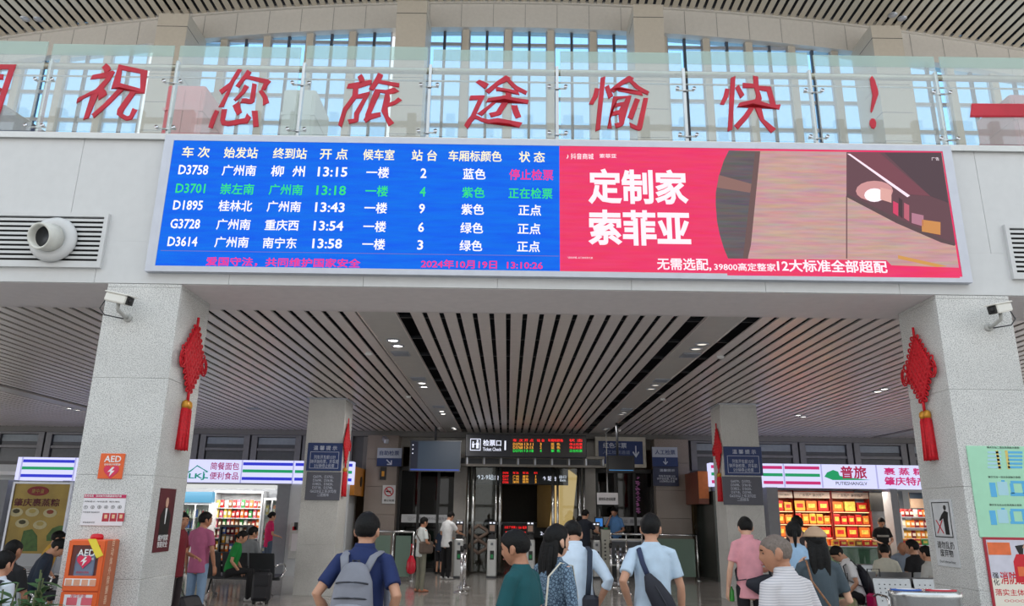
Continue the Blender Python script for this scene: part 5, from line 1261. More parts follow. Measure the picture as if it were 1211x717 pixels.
    for sd in (-1, 1): e_.lathe(HM @ V(sd*.031, .078, .006), [(0, -.006), (.010, -.003), (.010, .003), (0, .006)], 8)
    if fine:
        scale(e_).build('eyes', eye_m, t)
        q = MB(True)
        for sd in (-1, 1): q.tube([HM @ V(sd*.015, .095, .024), HM @ V(sd*.030, .096, .029), HM @ V(sd*.046, .086, .024)], .0038, 5)
        scale(q).build('eyebrows', hair_black if hair != 'bald' else hair_grey, t)
        q = MB(True); q.tube([HM @ V(-.022, .089, -.062), HM @ V(0, .102, -.060), HM @ V(.022, .089, -.062)], .0048, 6); scale(q).build('lips', lip_m, t)
    # hair
    if hair:
        st = {'ponytail': 'short', 'bun': 'short', 'cap': 'long'}.get(hair, hair); thick = {'buzz': .004, 'grey': .004, 'bald': .003, 'short': .017, 'long': .016}[st]
        D = sphere_dirs(40, 28) if fine else sphere_dirs(24, 18); rings = []
        for row in D:
            rr = []
            for d in row:
                p = headshape(d); mk = hairmask(d, st)
                f = max(-.6, min(1, mk*6)); topb = 1+.2*max(0, d.z)
                off = thick*f*topb*(1-.5*abs(d.x)**2) if f > 0 else .012*f
                if f > 0 and st != 'buzz': off += .0035*noise.noise(p*38+V(x, y, 0))
                rr.append(HM @ (p+d*off))
            rings.append(rr)
        q = MB(True); q.loft(rings)
        if st == 'long':
            lnn = .30 if hair == 'cap' else .40
            q.chain([(HM @ V(0, -.045, .05), .070, .050), (HM @ V(0, -.070, -.03), .088, .046), (HM @ V(.004, -.088, -.12), .090, .038), (HM @ V(.002, -.095, -.20), .084, .032), (HM @ V(-.004, -.098, -.19-lnn*.4), .074, .027), (HM @ V(0, -.092, -.18-lnn*.7), .058, .022), (HM @ V(.006, -.088, -.17-lnn*.92), .030, .014)], 28, X1)
            for kx in (-.05, .0, .052): q.chain([(HM @ V(kx, -.10, -.04), .026, .018), (HM @ V(kx*1.1, -.118, -.15), .028, .016), (HM @ V(kx*.9, -.116, -.18-lnn*.5), .022, .012), (HM @ V(kx*.6, -.10, -.17-lnn*.95), .007, .006)], 10, X1)
        if hair == 'ponytail': q.chain([(HM @ V(0, -.10, .03), .022), (HM @ V(0, -.135, .0), .028), (HM @ V(0, -.125, -.08), .02), (HM @ V(0, -.10, -.15), .008)], 8)
        if hair == 'bun': q.lathe(HM @ V(0, -.105, .02), [(0, -.035), (.03, -.02), (.036, 0), (.03, .02), (0, .035)], 12)
        o = scale(q).build('hair', hair_grey if hair in ('grey', 'bald') else hair_black, t)
        if hair == 'cap':
            q = MB(True); rings = [[HM @ (headshape(d)+d*.022+V(0, 0, .006)) for d in row] for row in D if row[0].z > .25]
            q.loft(rings)
            q.chain([(HM @ V(0, .085, .058), .062, .010), (HM @ V(0, .125, .054), .055, .007), (HM @ V(0, .165, .044), .035, .005)], 10, X1)
            cp_ = scale(q).build('cap', mat('beige cap', (176, 146, 118), .7, n=.05), t)
            q = MB(True); q.chain([(HM @ V(0, -.113, .045), .018, .004), (HM @ V(0, -.106, .072), .008, .004)], 8, X1); scale(q).build('cap_opening', black_m, cp_)
    # top garment
    kind, colr = top[0], top[1]
    cm = top[2] if len(top) > 2 else mat('cloth %d %d %d' % colr, colr, .85, n=.05, ns=10, bump=.15)
    e = .020
    hem = .80 if kind in ('tee', 'long', 'shirt') else .55
    if sit: hem = max(hem, .90)
    q = MB(True)
    pr = [(hem, .176, .128), (.93, .176, .126), (1.03, .164, .122), (1.14, .160, .124), (1.26, .170, .128), (1.36, .170, .116), (1.42, .140, .096), (1.46, .098, .080), (1.497, .066, .066)]
    if kind == 'dress': pr = [(.55, .215, .165), (.75, .20, .15), (.93, .178, .126), (1.03, .155, .115)]+pr[3:]
    q.chain([(U((0, -.004, z)), a*b, c*b) for z, a, c in pr], 20, X1, False)
    for sd in (-1, 1):
        sh, el, wr = A[sd]; pts = [(U((sd*.04*b, -.005, 1.425)), .050, .060), (U((sd*.11*b, -.005, 1.412)), .056, .062), (sh+V(0, 0, -.004), .057*b, .060*b)]
        if kind in ('long',): pts += [(sh.lerp(el, .5), .058*b), (el, .053*b), (el.lerp(wr, .5), .044), (el.lerp(wr, .92), .036)]
        elif kind == 'rolled': pts += [(sh.lerp(el, .5), .058*b), (el, .053*b), (el.lerp(wr, .3), .05)]
        elif kind == 'sleeveless': pts += [(sh.lerp(el, .15), .055)]
        else: pts += [(sh.lerp(el, .35), .057*b), (sh.lerp(el, .72), .060*b)]
        q.chain(pts, 14, X1, False)
    vs = []
    for p in q.v:
        w = noise.noise(V(p[0]*7+x*3, p[1]*7+y, p[2]*5))*.014+noise.noise(V(p[0]*16+p[2]*9, p[1]*16+x, p[2]*15))*.007
        r_ = V(p[0], p[1], 0); r_ = r_.normalized()*w if r_.length > .01 else V(0, 0, 0); vs.append(tuple(V(*p)+r_))
    q.v = vs
    sh_o = reg(q, 'dress' if kind == 'dress' else 'shirt', cm, t, v*s, 3)
    if collar:
        q = MB(True)
        for aa in (0,):
            q.loft([[U((r1*math.cos(a), -.006+r1*.92*math.sin(a)+(.01 if a > PI else 0), z)) for a in [2*PI*i/24 for i in range(24)]] for r1, z in ((.076, 1.455), (.074, 1.505), (.067, 1.520), (.061, 1.516), (.061, 1.46))], False)
        scale(q).build('collar', cm, sh_o)
    if stripe:
        q = MB(True)
        q.chain([(U((0, -.004, z)), a*b, c*b) for z, a, c in ((1.22, .178, .134), (1.27, .180, .135))], 20, X1, False); scale(q).build('chest_stripe', mat('stripe cloth', stripe, .8), sh_o)
    # trousers / skirt
    lm = mat('cloth %d %d %d' % legs[1], legs[1], .85, n=.05, ns=10, bump=.15)
    q = MB(True)
    q.chain([(V(0, 0, ph+.10) if not lean or not sit else U((0, 0, 1.03)), .150*b, .108*b), (V(0, 0, ph+.02), .168*b, .122*b), (V(0, 0, ph-.08), .160*b, .112*b)]+([(V(0, .01, ph-.125), .15*b, .10*b)] if sit else []), 18, (1, 0, 0), False)
    for sd in (-1, 1):
        hp, kn, an = Lg[sd]; end = an+V(0, 0, -.02) if legs[0] == 'trousers' else kn.lerp(an, .1)
        if legs[0] == 'shorts': q.chain([(hp+V(0, 0, .02), .094*b), (hp.lerp(kn, .5), .088*b), (kn, .082*b)], 14)
        else: q.chain([(hp+V(0, 0, .02), .094*b), (hp.lerp(kn, .5), .080*b), (kn, .066*b), (kn.lerp(an, .5), .060*b), (end, .055)], 14)
    reg(q, 'shorts' if legs[0] == 'shorts' else 'trousers', lm, t, v*s*1.1, 3)
    for sd in (-1, 1):
        hp, kn, an = Lg[sd]
        q = MB(True); q.chain([(an+V(0, -.045, -.042), .036, .040), (an+V(0, .03, -.042), .043, .040), (an+V(0, .12, -.055), .045, .028), (an+V(0, .175, -.060), .036, .020)], 12)
        scale(q).build('shoe', mat('shoe %d %d %d' % shoes, shoes, .5, n=0), t)
    info = dict(t=t, s=s, U=lambda p: Wm(t) @ (U(p)*s), A={k: tuple(Wm(t) @ (p*s) for p in vv) for k, vv in A.items()}, HM=HM)
    return info
def finish_people():
    bpy.context.view_layer.update(); dg = bpy.context.evaluated_depsgraph_get()
    out = []
    for o, ex in REM:
        me = bpy.data.meshes.new_from_object(o.evaluated_get(dg), depsgraph=dg); out.append((o, ex, me))
    for o, ex, me in out:
        m = o.data.materials[0]; old = o.data; o.modifiers.clear(); o.data = me
        if not me.materials: me.materials.append(m)
        if ex:
            bm = bmesh.new(); bm.from_mesh(me); vs = [bm.verts.new(p) for p in ex.v]
            for f in ex.f:
                try: bm.faces.new([vs[i] for i in f])
                except ValueError: pass
            bmesh.ops.recalc_face_normals(bm, faces=bm.faces); bm.to_mesh(me); bm.free()
        me.polygons.foreach_set('use_smooth', [True]*len(me.polygons))

def at(px, py, Y):
    """X and height of a head top seen at px, py at distance Y"""
    return PX(px, py, Y)
def PP(label, px, py, Y, rz, **k):
    X, H = PX(px, py, Y)
    if not k.get('sit'): k.setdefault('H', H)
    else: k.setdefault('H', 1.68)
    return person(label, X, Y, rz, **k)
A1 = PP('man in navy polo with a grey backpack, hands on hips, back to camera', 434, 608, 5.5, -.12, build=1.06, arms=('akimbo', 'akimbo'), top=('tee', (28, 44, 92)), collar=True, legs=('trousers', (38, 38, 44)), skin='a')
A2 = PP('man in dark teal T-shirt looking left and holding a phone', 617, 628, 5.2, 1.05, turn=.1, arms=('phone', 'down'), top=('tee', (14, 78, 84)), legs=('trousers', (44, 44, 52)), skin='b', nod=.15)
pat = bpy.data.materials.new('blue grey leaf print'); pat.use_nodes = True
_t = pat.node_tree; _c = _t.nodes.new('ShaderNodeTexCoord'); _v = _t.nodes.new('ShaderNodeTexVoronoi'); _v.inputs['Scale'].default_value = 48; _v.feature = 'DISTANCE_TO_EDGE'; _r = _t.nodes.new('ShaderNodeValToRGB')
_r.color_ramp.elements[0].color = RGB(44, 62, 84); _r.color_ramp.elements[0].position = .04; _r.color_ramp.elements[1].color = RGB(118, 142, 162); _r.color_ramp.elements[1].position = .16
_t.links.new(_c.outputs['Object'], _v.inputs['Vector']); _t.links.new(_v.outputs['Distance'], _r.inputs[0]); _t.links.new(_r.outputs[0], _t.nodes['Principled BSDF'].inputs['Base Color']); _t.nodes['Principled BSDF'].inputs['Roughness'].default_value = .85
A3 = PP('woman with long straight black hair in a blue grey leaf print blouse', 655, 622, 5.7, -.85, hair='long', turn=-.15, arms=('front', 'down'), top=('rolled', (90, 110, 130), pat), legs=('trousers', (70, 86, 104)), build=.92, skin='c')
A4 = PP('man in white shirt with sleeves rolled, head bowed, black shoulder bag', 680, 613, 6.9, .05, lean=.12, nod=.35, bow=1, arms=('front', 'akimbo'), top=('rolled', (206, 222, 238)), collar=True, legs=('trousers', (30, 32, 40)), build=1.05)
A5 = PP('man in pale blue T-shirt with a black sling bag across his back', 769, 609, 6.7, .05, turn=-.4, arms=('akimbo', 'down'), top=('tee', (188, 208, 226)), legs=('trousers', (28, 28, 34)), build=1.04)
A6 = PP('man in pink polo shirt with a black cross-body bag holding a green bottle', 882, 612, 9.3, -.05, arms=('down', 'front'), top=('tee', (226, 156, 166)), collar=True, legs=('trousers', (20, 20, 26)), nod=.2, skin='c')
A7 = PP('older man with cropped grey hair in a cream striped polo, facing left', 932, 632, 4.7, .55, hair='grey', turn=.75, arms=('front', 'down'), top=('tee', (206, 204, 206)), collar=True, legs=('trousers', (60, 60, 66)), lean=.10, build=1.08, skin='b')
strp = bpy.data.materials.new('cream fine stripe'); strp.use_nodes = True
_t = strp.node_tree; _c = _t.nodes.new('ShaderNodeTexCoord'); _v = _t.nodes.new('ShaderNodeTexWave'); _v.bands_direction = 'Z'; _v.inputs['Scale'].default_value = 22; _v.inputs['Distortion'].default_value = .6; _r = _t.nodes.new('ShaderNodeValToRGB')
_r.color_ramp.elements[0].color = RGB(176, 174, 180); _r.color_ramp.elements[0].position = .1; _r.color_ramp.elements[1].color = RGB(208, 204, 206); _r.color_ramp.elements[1].position = .5
_t.links.new(_c.outputs['Object'], _v.inputs['Vector']); _t.links.new(_v.outputs['Fac'], _r.inputs[0]); _t.links.new(_r.outputs[0], _t.nodes['Principled BSDF'].inputs['Base Color']); _t.nodes['Principled BSDF'].inputs['Roughness'].default_value = .85
for _o in COL.objects:
    if _o.parent == A7['t'] and _o.name.startswith('shirt'):
        _o.data.materials[0] = strp
        for _q in COL.objects:
            if _q.parent == _o: _q.data.materials[0] = strp
A8 = PP('woman in beige cap with long dark hair and a dark slate dress', 964, 626, 6.4, -.15, hair='cap', arms=('strap', 'front'), top=('dress', (66, 78, 86)), legs=('shorts', (56, 66, 74)), build=.93, skin='c')
A9 = PP('person in light blue shirt behind the woman in the beige cap', 938, 618, 8.6, -.3, hair='ponytail', arms=('front', 'front'), top=('tee', (150, 180, 208)), legs=('trousers', (60, 70, 92)), build=.92)
A10 = PP('dark haired person facing the red shelving, only the head shows', 943, 611, 12.4, .1, arms=('front', 'front'), top=('tee', (60, 56, 60)), legs=('trousers', (34, 34, 40)))
A11 = PP('shopkeeper in black T-shirt with a pale chest stripe behind the counter', 1041, 612, 21.0, 2.9, arms=('front', 'front'), top=('tee', (24, 24, 26)), stripe=(180, 176, 170), legs=('trousers', (60, 56, 50)), nod=.4)
# left group
B1 = PP('woman in dark red top and ruffled dark skirt half hidden by the column', 216, 607, 11.4, -1.7, hair='bun', turn=-.7, arms=('front', 'down'), top=('tee', (110, 22, 36)), legs=('trousers', (44, 36, 40)), build=.95, skin='b')
B2 = PP('man in mauve pink T-shirt and light jeans pulling a black trolley case', 242, 606.5, 12.2, -.25, arms=('down', 'down'), turn=-.6, top=('tee', (172, 92, 128)), legs=('trousers', (130, 156, 186)), build=1.05, skin='b')
B3 = PP('woman in green T-shirt and black trousers seated, facing right', 276, 636, 15.6, -1.45, sit=True, hair='ponytail', lean=.22, arms=('lap', 'lap'), top=('tee', (20, 128, 56)), legs=('trousers', (22, 22, 26)), shoes=(210, 210, 210))
B4 = PP('man in grey T-shirt seated with his back to the camera', 298, 630, 16.4, -.35, sit=True, turn=-.5, arms=('lap', 'lap'), top=('tee', (130, 134, 138)), legs=('trousers', (50, 60, 50)), H=1.76)
B5 = PP('woman in magenta blouse and grey jeans standing by the glass freezer', 321, 606, 20.9, -.9, hair='bun', arms=('down', 'front'), top=('tee', (206, 30, 96)), legs=('trousers', (74, 88, 108)), build=.95)
# centre
C1 = PP('man in white T-shirt and khaki trousers with a brown shoulder bag', 500, 612, 17.8, -.9, arms=('front', 'front'), top=('tee', (206, 212, 212)), legs=('trousers', (120, 120, 106)), shoes=(170, 110, 84), skin='b', nod=.1)
C2 = PP('man in white shirt and black trousers leaning at the left ticket gate', 529.5, 605, 21.2, -.75, arms=('front', 'reach'), top=('tee', (222, 224, 226)), legs=('trousers', (18, 18, 22)), shoes=(190, 190, 190), lean=.08, nod=.3, build=1.05)
C3 = PP('person in dark blue half hidden behind the man in white shirt', 521, 622, 23.0, -.6, arms=('front', 'front'), top=('tee', (34, 46, 66)), legs=('shorts', (26, 26, 32)), lean=.2)
C4 = PP('person in dark T-shirt and black trousers at the right ticket gate', 691, 603, 20.9, -.6, arms=('front', 'reach'), top=('tee', (26, 32, 46)), legs=('trousers', (18, 18, 22)), nod=.2)
C5 = PP('person in pale grey mostly hidden behind the dark T-shirt at the right gate', 685, 611, 22.2, -.3, arms=('front', 'front'), top=('tee', (190, 196, 204)), legs=('trousers', (60, 60, 66)))
C6 = PP('attendant in light blue uniform shirt behind the manual check desk', 727, 600, 23.4, 2.7, arms=('front', 'face'), top=('tee', (92, 140, 196)), collar=True, legs=('trousers', (24, 28, 44)), nod=.3)
# seated on the left
D1 = PP('shaven headed man in black seated at the far left behind the plants', 14, 645, 8.6, -.1, sit=True, hair='buzz', arms=('lap', 'lap'), top=('tee', (26, 26, 30)), legs=('trousers', (40, 40, 46)), H=1.74, skin='b', build=1.06)
D2 = PP('person in white T-shirt with dark strap seated at the left edge', 2, 660, 7.4, -.3, sit=True, arms=('lap', 'lap'), top=('tee', (206, 214, 224)), legs=('trousers', (60, 70, 90)), H=1.62)
D3 = PP('man in dark navy bending over his phone, seated facing right', 46, 639, 10.8, -1.2, sit=True, arms=('lap', 'lap'), lean=.28, nod=.4, top=('long', (34, 44, 60)), legs=('trousers', (40, 40, 46)), H=1.72)
D4 = PP('person in yellow top seated behind the man in dark navy', 56, 634, 13.2, -1.0, sit=True, arms=('lap', 'lap'), lean=.2, top=('tee', (206, 160, 60)), legs=('trousers', (50, 50, 56)), H=1.7)
# seated on the right
E1 = PP('young person in white T-shirt with black backpack bending over a phone', 1007, 640, 12.4, 1.5, sit=True, arms=('lap', 'lap'), lean=.25, nod=.5, top=('tee', (222, 222, 226)), legs=('trousers', (26, 26, 30)), H=1.7)
E2 = PP('bald older man in blue grey check shirt seated facing the camera', 1064, 644, 14.6, 2.95, sit=True, hair='bald', arms=('lap', 'lap'), lean=.12, nod=.5, top=('tee', (128, 140, 156)), legs=('trousers', (60, 60, 66)), H=1.7, skin='b')
E3 = PP('man in black T-shirt seated with his back half turned to the camera', 1080, 640, 13.45, .35, sit=True, arms=('lap', 'lap'), turn=.5, top=('tee', (24, 24, 28)), legs=('trousers', (36, 36, 42)), H=1.74)
E4 = PP('person in cream shirt seated with back to the camera', 1046, 650, 13.2, -.4, sit=True, arms=('lap', 'lap'), nod=.3, top=('tee', (206, 204, 190)), legs=('trousers', (60, 60, 66)), H=1.62)
E5 = PP('woman in black and white striped top seated beside the right column', 1097, 652, 12.3, .6, sit=True, hair='ponytail', arms=('lap', 'lap'), top=('tee', (180, 180, 176)), stripe=(30, 30, 34), legs=('trousers', (50, 54, 66)), H=1.62)

# ================================================================ BAGS AND HELD THINGS
def wm_loc(P): return tuple(P)
def strap_tube(name, pts, r, m, parent, flat=False):
    q = MB()
    q.chain([(p, r*(2.4 if flat else 1), r*.5 if flat else r) for p in pts], 8, (0, 0, 1) if flat else (1, .1, 0), False)
    return q.build(name, m, parent)
bgrey = mat('backpack grey', (128, 130, 140), .8, n=.06, bump=.2); bdark = mat('bag seam dark', (52, 54, 62), .7)
U = A1['U']
t = thing('backpack', 'grey backpack with dark zips on the back of the navy polo', 'backpack', tuple(U((0, -.2, 1.0))))
R = Wm(A1['t']) @ Matrix.Scale(A1['s'], 4)
q = MB(); q.chain([((0, -.205, .88), .135, .07), ((0, -.215, .95), .155, .095), ((0, -.215, 1.12), .150, .09), ((0, -.20, 1.28), .13, .07), ((0, -.185, 1.36), .09, .045)], 18); q.xf(R).build('main_body', bgrey, t)
q = MB(); q.chain([((.0, -.285, .90), .105, .035), ((.0, -.30, 1.0), .115, .045), ((.0, -.285, 1.12), .105, .03)], 16); q.xf(R).build('front_pocket', mat('backpack light grey', (146, 148, 158), .8), t)
for z, w in ((1.16, .13), (1.26, .115)):
    q = MB(); q.tube([(w*math.sin(a), -.215-.085*math.cos(a), z+.02*math.cos(a)) for a in [-1.3+2.6*i/8 for i in range(9)]], .006, 5); q.xf(R).build('zip', bdark, t)
q = MB(); q.tube([(.03, -.34, 1.0), (.04, -.345, .93)], .005, 5); q.xf(R).build('zip_pull', white, t)
for sd in (-1, 1):
    q = MB(); q.chain([((sd*.07, -.19, 1.33), .028, .008), ((sd*.105, -.12, 1.435), .03, .009), ((sd*.12, .0, 1.462), .03, .009), ((sd*.12, .10, 1.40), .03, .009), ((sd*.13, .145, 1.25), .028, .008), ((sd*.17, .08, 1.02), .02, .007), ((sd*.15, -.14, .93), .018, .007)], 8, (1, 0, 0), False); q.xf(R).build('shoulder_strap', bgrey, t)
q = MB(); q.tube([(-.03, -.185, 1.365), (-.02, -.18, 1.41), (.02, -.18, 1.41), (.03, -.185, 1.365)], .009, 6); q.xf(R).build('grab_handle', bdark, t)
def phone(P, label, rot=(0, 0, 0), sc=1.0):
    t = thing('phone', label, 'phone', tuple(P))
    q = MB(True); q.bbox(-.037, .037, -.078, .078, -.005, .005, .003); q.xf(Matrix.Rotation(rot[2], 4, 'Z') @ Matrix.Rotation(rot[0], 4, 'X') @ Matrix.Rotation(rot[1], 4, 'Y')).build('case', black_plastic, t)
    q = MB(True); q.box(-.034, .034, -.074, .074, .005, .0058); q.xf(Matrix.Rotation(rot[2], 4, 'Z') @ Matrix.Rotation(rot[0], 4, 'X') @ Matrix.Rotation(rot[1], 4, 'Y')).build('glass', mat('phone glass', (20, 22, 28), .08, n=0), t)
wr = A2['A'][-1][2]; el = A2['A'][-1][1]; dd = (wr-el).normalized()
phone(wr+dd*.11+V(-.01, -.02, .03), 'black phone in the left hand of the man in teal', (.25, .5, 1.3))
for pr_, lb in ((D3, 'phone held by the seated man in dark navy'), (E1, 'phone held by the seated person in white'), (E2, 'phone held by the bald seated man')):
    w0, w1 = pr_['A'][-1][2], pr_['A'][1][2]; phone((w0+w1)/2+V(0, 0, .05), lb, (.4, 0, 0))
# black sling bag on the pale blue T-shirt
bblack = mat('bag black', (28, 30, 42), .65, n=.08, bump=.2)
R = Wm(A5['t']) @ Matrix.Scale(A5['s'], 4)
t = thing('sling_bag', 'black sling bag worn diagonally over the pale blue T-shirt', 'bag', tuple(A5['U']((.0, -.17, 1.0))))
q = MB(); q.chain([((-.075, -.155, 1.23), .035, .02), ((-.04, -.175, 1.15), .075, .035), ((.03, -.19, 1.03), .095, .045), ((.09, -.18, .92), .085, .04), ((.125, -.155, .85), .04, .02)], 14, (.8, 0, .6)); q.xf(R).build('pouch', bblack, t)
q = MB(); q.tube([(-.03, -.212, 1.16), (.03, -.238, 1.05), (.09, -.225, .94)], .005, 5); q.xf(R).build('zip', bdark, t)
q = MB(); q.chain([((-.07, -.15, 1.22), .022, .006), ((-.11, -.125, 1.33), .022, .006), ((-.125, -.06, 1.44), .022, .006), ((-.12, .05, 1.455), .022, .006), ((-.06, .135, 1.35), .022, .006), ((.06, .15, 1.1), .022, .006), ((.17, .07, .93), .02, .006), ((.15, -.12, .88), .02, .006)], 8, (.8, 0, .5), False); q.xf(R).build('strap', mat('strap navy', (44, 54, 84), .8), t)
q = MB(); q.lathe((.115, -.185, .91), [(0, 0), (.012, 0), (.012, -.01), (0, -.012)], 8, 'Y'); q.xf(R).build('button', gold, t)
# shoulder bag of the white shirt man
R = Wm(A4['t']) @ Matrix.Scale(A4['s'], 4)
t = thing('shoulder_bag', 'tall black shoulder bag at the side of the white shirt man', 'bag', tuple(A4['U']((.12, -.15, .95))))
q = MB(); q.bbox(.03, .17, -.235, -.155, .76, 1.08, .03); q.xf(R).build('pouch', bblack, t)
q = MB(); q.bbox(.05, .155, -.262, -.235, .79, .93, .015); q.xf(R).build('front_pocket', bdark, t)
q = MB(); q.box(.13, .165, -.268, -.235, .80, .83); q.xf(R).build('yellow_tab', mat('tab yellow', (220, 170, 30), .5), t)
q = MB(); q.chain([((.08, -.19, 1.07), .024, .006), ((.10, -.17, 1.25), .024, .006), ((.12, -.08, 1.44), .024, .006), ((.12, .06, 1.47), .024, .006), ((.11, .17, 1.3), .024, .006), ((.17, .1, 1.05), .022, .006), ((.16, -.15, 1.06), .022, .006)], 8, (1, 0, 0), False); q.xf(R).build('strap', mat('strap dark blue', (40, 50, 66), .8), t)
# clear tote of the long haired woman
R = Wm(A3['t']) @ Matrix.Scale(A3['s'], 4)
t = thing('tote_bag', 'small teal and white tote bag with cream straps on the long haired woman', 'bag', tuple(A3['U']((.12, -.2, .85))))
q = MB(); q.chain([((.10, -.19, .74), .09, .04), ((.10, -.20, .82), .10, .05), ((.10, -.19, .92), .085, .035)], 14); q.xf(R).build('pouch', mat('tote teal', (70, 176, 178), .3, n=.25, ns=14), t)
for dx in (.04,):
    q = MB(); q.chain([((.06+dx*1.5, -.2, .9), .010, .004), ((.06+dx, -.19, 1.1), .010, .004), ((.08+dx*.6, -.16, 1.36), .010, .004), ((.10+dx*.5, -.05, 1.455), .010, .004), ((.10+dx*.5, .08, 1.43), .010, .004), ((.12, .13, 1.2), .010, .004), ((.15, .0, .92), .01, .004)], 6, (1, 0, 0), False); q.xf(R).build('strap', mat('strap cream', (222, 214, 196), .6), t)
q = MB(); q.tube([(.04, -.22, .9), (.06, -.24, .98), (.11, -.24, 1.0), (.15, -.22, .98), (.165, -.2, .9)], .007, 6); q.xf(R).build('handle', mat('strap cream'), t)
# cross-body bag and bottle of the pink polo man
R = Wm(A6['t']) @ Matrix.Scale(A6['s'], 4)
t = thing('crossbody_bag', 'black cross-body bag hanging behind the pink polo shirt', 'bag', tuple(A6['U']((.1, -.16, .95))))
q = MB(); q.chain([((-.06, -.14, .98), .05, .03), ((.04, -.165, .95), .10, .045), ((.16, -.15, 1.0), .09, .04), ((.22, -.12, 1.05), .04, .02)], 14, (0, 0, 1)); q.xf(R).build('pouch', bblack, t)
q = MB(); q.chain([((.20, -.14, 1.07), .014, .006), ((.19, -.13, 1.25), .014, .006), ((.15, -.10, 1.40), .014, .006), ((.14, .04, 1.46), .014, .006), ((.02, .15, 1.28), .014, .006), ((-.14, .10, 1.1), .014, .006), ((-.17, -.08, 1.0), .014, .006), ((-.08, -.14, 1.02), .014, .006)], 8, (1, 0, 0), False); q.xf(R).build('strap', bblack, t)
wr = A6['A'][-1][2]
t = thing('drink_bottle', 'small green drink bottle in the left hand of the pink polo man', 'bottle', tuple(wr+V(.04, .02, -.14)))
q = MB(True); q.lathe((0, 0, 0), [(0, 0), (.03, 0), (.032, .01), (.032, .12), (.014, .15), (.014, .165)], 14); q.build('bottle_body', mat('bottle green', (60, 150, 60), .15, n=.15, ns=10), t); q = MB(True); q.lathe((0, 0, .165), [(.016, 0), (.016, .018), (0, .018)], 10); q.build('cap', white, t)
# strap on the woman in the cap
R = Wm(A8['t']) @ Matrix.Scale(A8['s'], 4)
t = thing('chain_bag', 'small dark bag on a brown beaded strap worn by the woman in the cap', 'bag', tuple(A8['U']((.15, .1, .85))))
q = MB(); q.bbox(.14, .24, -.02, .14, .78, .92, .02); q.xf(R).build('pouch', bblack, t)
q = MB(); q.tube([(.18, .05, .92), (.13, .15, 1.15), (-.04, .16, 1.35), (-.10, .08, 1.46), (-.11, -.06, 1.45), (-.10, -.15, 1.30), (.03, -.165, 1.1), (.16, -.10, .92)], .009, 6); q.xf(R).build('strap', mat('strap brown', (140, 96, 66), .5, n=.3, ns=120), t)
# brown bag
R = Wm(C1['t']) @ Matrix.Scale(C1['s'], 4)
t = thing('shoulder_bag', 'brown shoulder bag on the man in khaki trousers', 'bag', tuple(C1['U']((.15, 0, .95))))
q = MB(); q.bbox(.10, .22, -.16, .22, .88, 1.16, .04); q.xf(R).build('pouch', mat('bag brown', (92, 78, 70), .7, n=.08), t)
q = MB(); q.tube([(.19, .12, 1.14), (.12, .15, 1.3), (-.08, .09, 1.45), (-.11, -.05, 1.46), (.0, -.16, 1.32), (.17, -.11, 1.12)], .012, 6); q.xf(R).build('strap', mat('bag brown'), t)
# backpacks of seated people
def small_pack(info, label, m, z=1.12):
    R = Wm(info['t']) @ Matrix.Scale(info['s'], 4)
    P = info['U']((0, -.19, z)); t = thing('backpack', label, 'backpack', tuple(P))
    a = [((0, -.19, z-.2), .11, .06), ((0, -.21, z-.1), .14, .085), ((0, -.20, z+.08), .125, .075), ((0, -.18, z+.2), .07, .035)]
    Wi = Wm(info['t']).inverted(); q = MB()
    q.chain([(info['U'](p), ra*info['s'], rb*info['s']) for p, ra, rb in a], 14, info['U']((1, 0, 1))-info['U']((0, 0, 1))); q.build('main_body', m, t)
    for sd in (-1, 1):
        q = MB(); q.chain([(info['U'](p), .022, .007) for p in ((sd*.08, -.17, z+.14), (sd*.11, -.05, 1.46), (sd*.12, .1, 1.40), (sd*.14, .12, 1.2), (sd*.15, -.12, z-.1))], 8, info['U']((1, 0, 1))-info['U']((0, 0, 1)), False); q.build('shoulder_strap', m, t)
small_pack(E1, 'black backpack worn by the seated person in white', bblack)
small_pack(D2, 'dark backpack strap set on the person in white at the left edge', bblack)
# luggage
def suitcase(label, X, Y, rz, m, w=.38, h=.55, d=.24, tilt=0, handle=.35, cat='suitcase', fabric=False):
    t = thing('trolley_case', label, cat, (X, Y, 0), rz)
    Rt = Matrix.Rotation(tilt, 4, 'X')
    q = MB(True); q.bbox(-w/2, w/2, -d/2, d/2, .05, h, .04); q.xf(Rt).build('shell', m, t)
    q = MB(True)
    if fabric: q.bbox(-w/2+.04, w/2-.04, -d/2-.04, -d/2, .1, h*.6, .02)
    else:
        for i in range(5): x_ = -w/2+.05+i*(w-.1)/4; q.bbox(x_-.012, x_+.012, -d/2-.008, d/2+.008, .09, h-.05, .004)
    q.xf(Rt).build('front_pocket' if fabric else 'ribs', m, t)
    q = MB(True); q.tube([(-w*.3, d/2-.03, h), (-w*.3, d/2-.03, h+handle), (w*.3, d/2-.03, h+handle), (w*.3, d/2-.03, h)], .010, 6); q.xf(Rt).build('pull_handle', dark_metal, t)
    for sx in (-1, 1):
        for sy in (-1, 1):
            q = MB(True); q.lathe((sx*(w/2-.05)-.015, sy*(d/2-.05), .035), [(0, 0), (.035, 0), (.035, .03), (0, .03)], 12, 'X'); q.xf(Rt).build('wheel', black_plastic, t)
    return t
X, Y = FL(1041, 717); X, Y = PX(1040, 700, 12.2)[0], 12.2
suitcase('magenta hard shell suitcase in front of the steel seats', X, Y, .2, mat('suitcase magenta', (196, 24, 96), .3, n=.03), .36, .60, .24)
X = PX(1005, 700, 12.0)[0]
suitcase('pale olive suitcase beside the woman in the dark dress', X-.1, 12.0, -.2, mat('suitcase olive', (150, 150, 112), .35), .34, .55, .22)
X = PX(1022, 710, 11.4)[0]
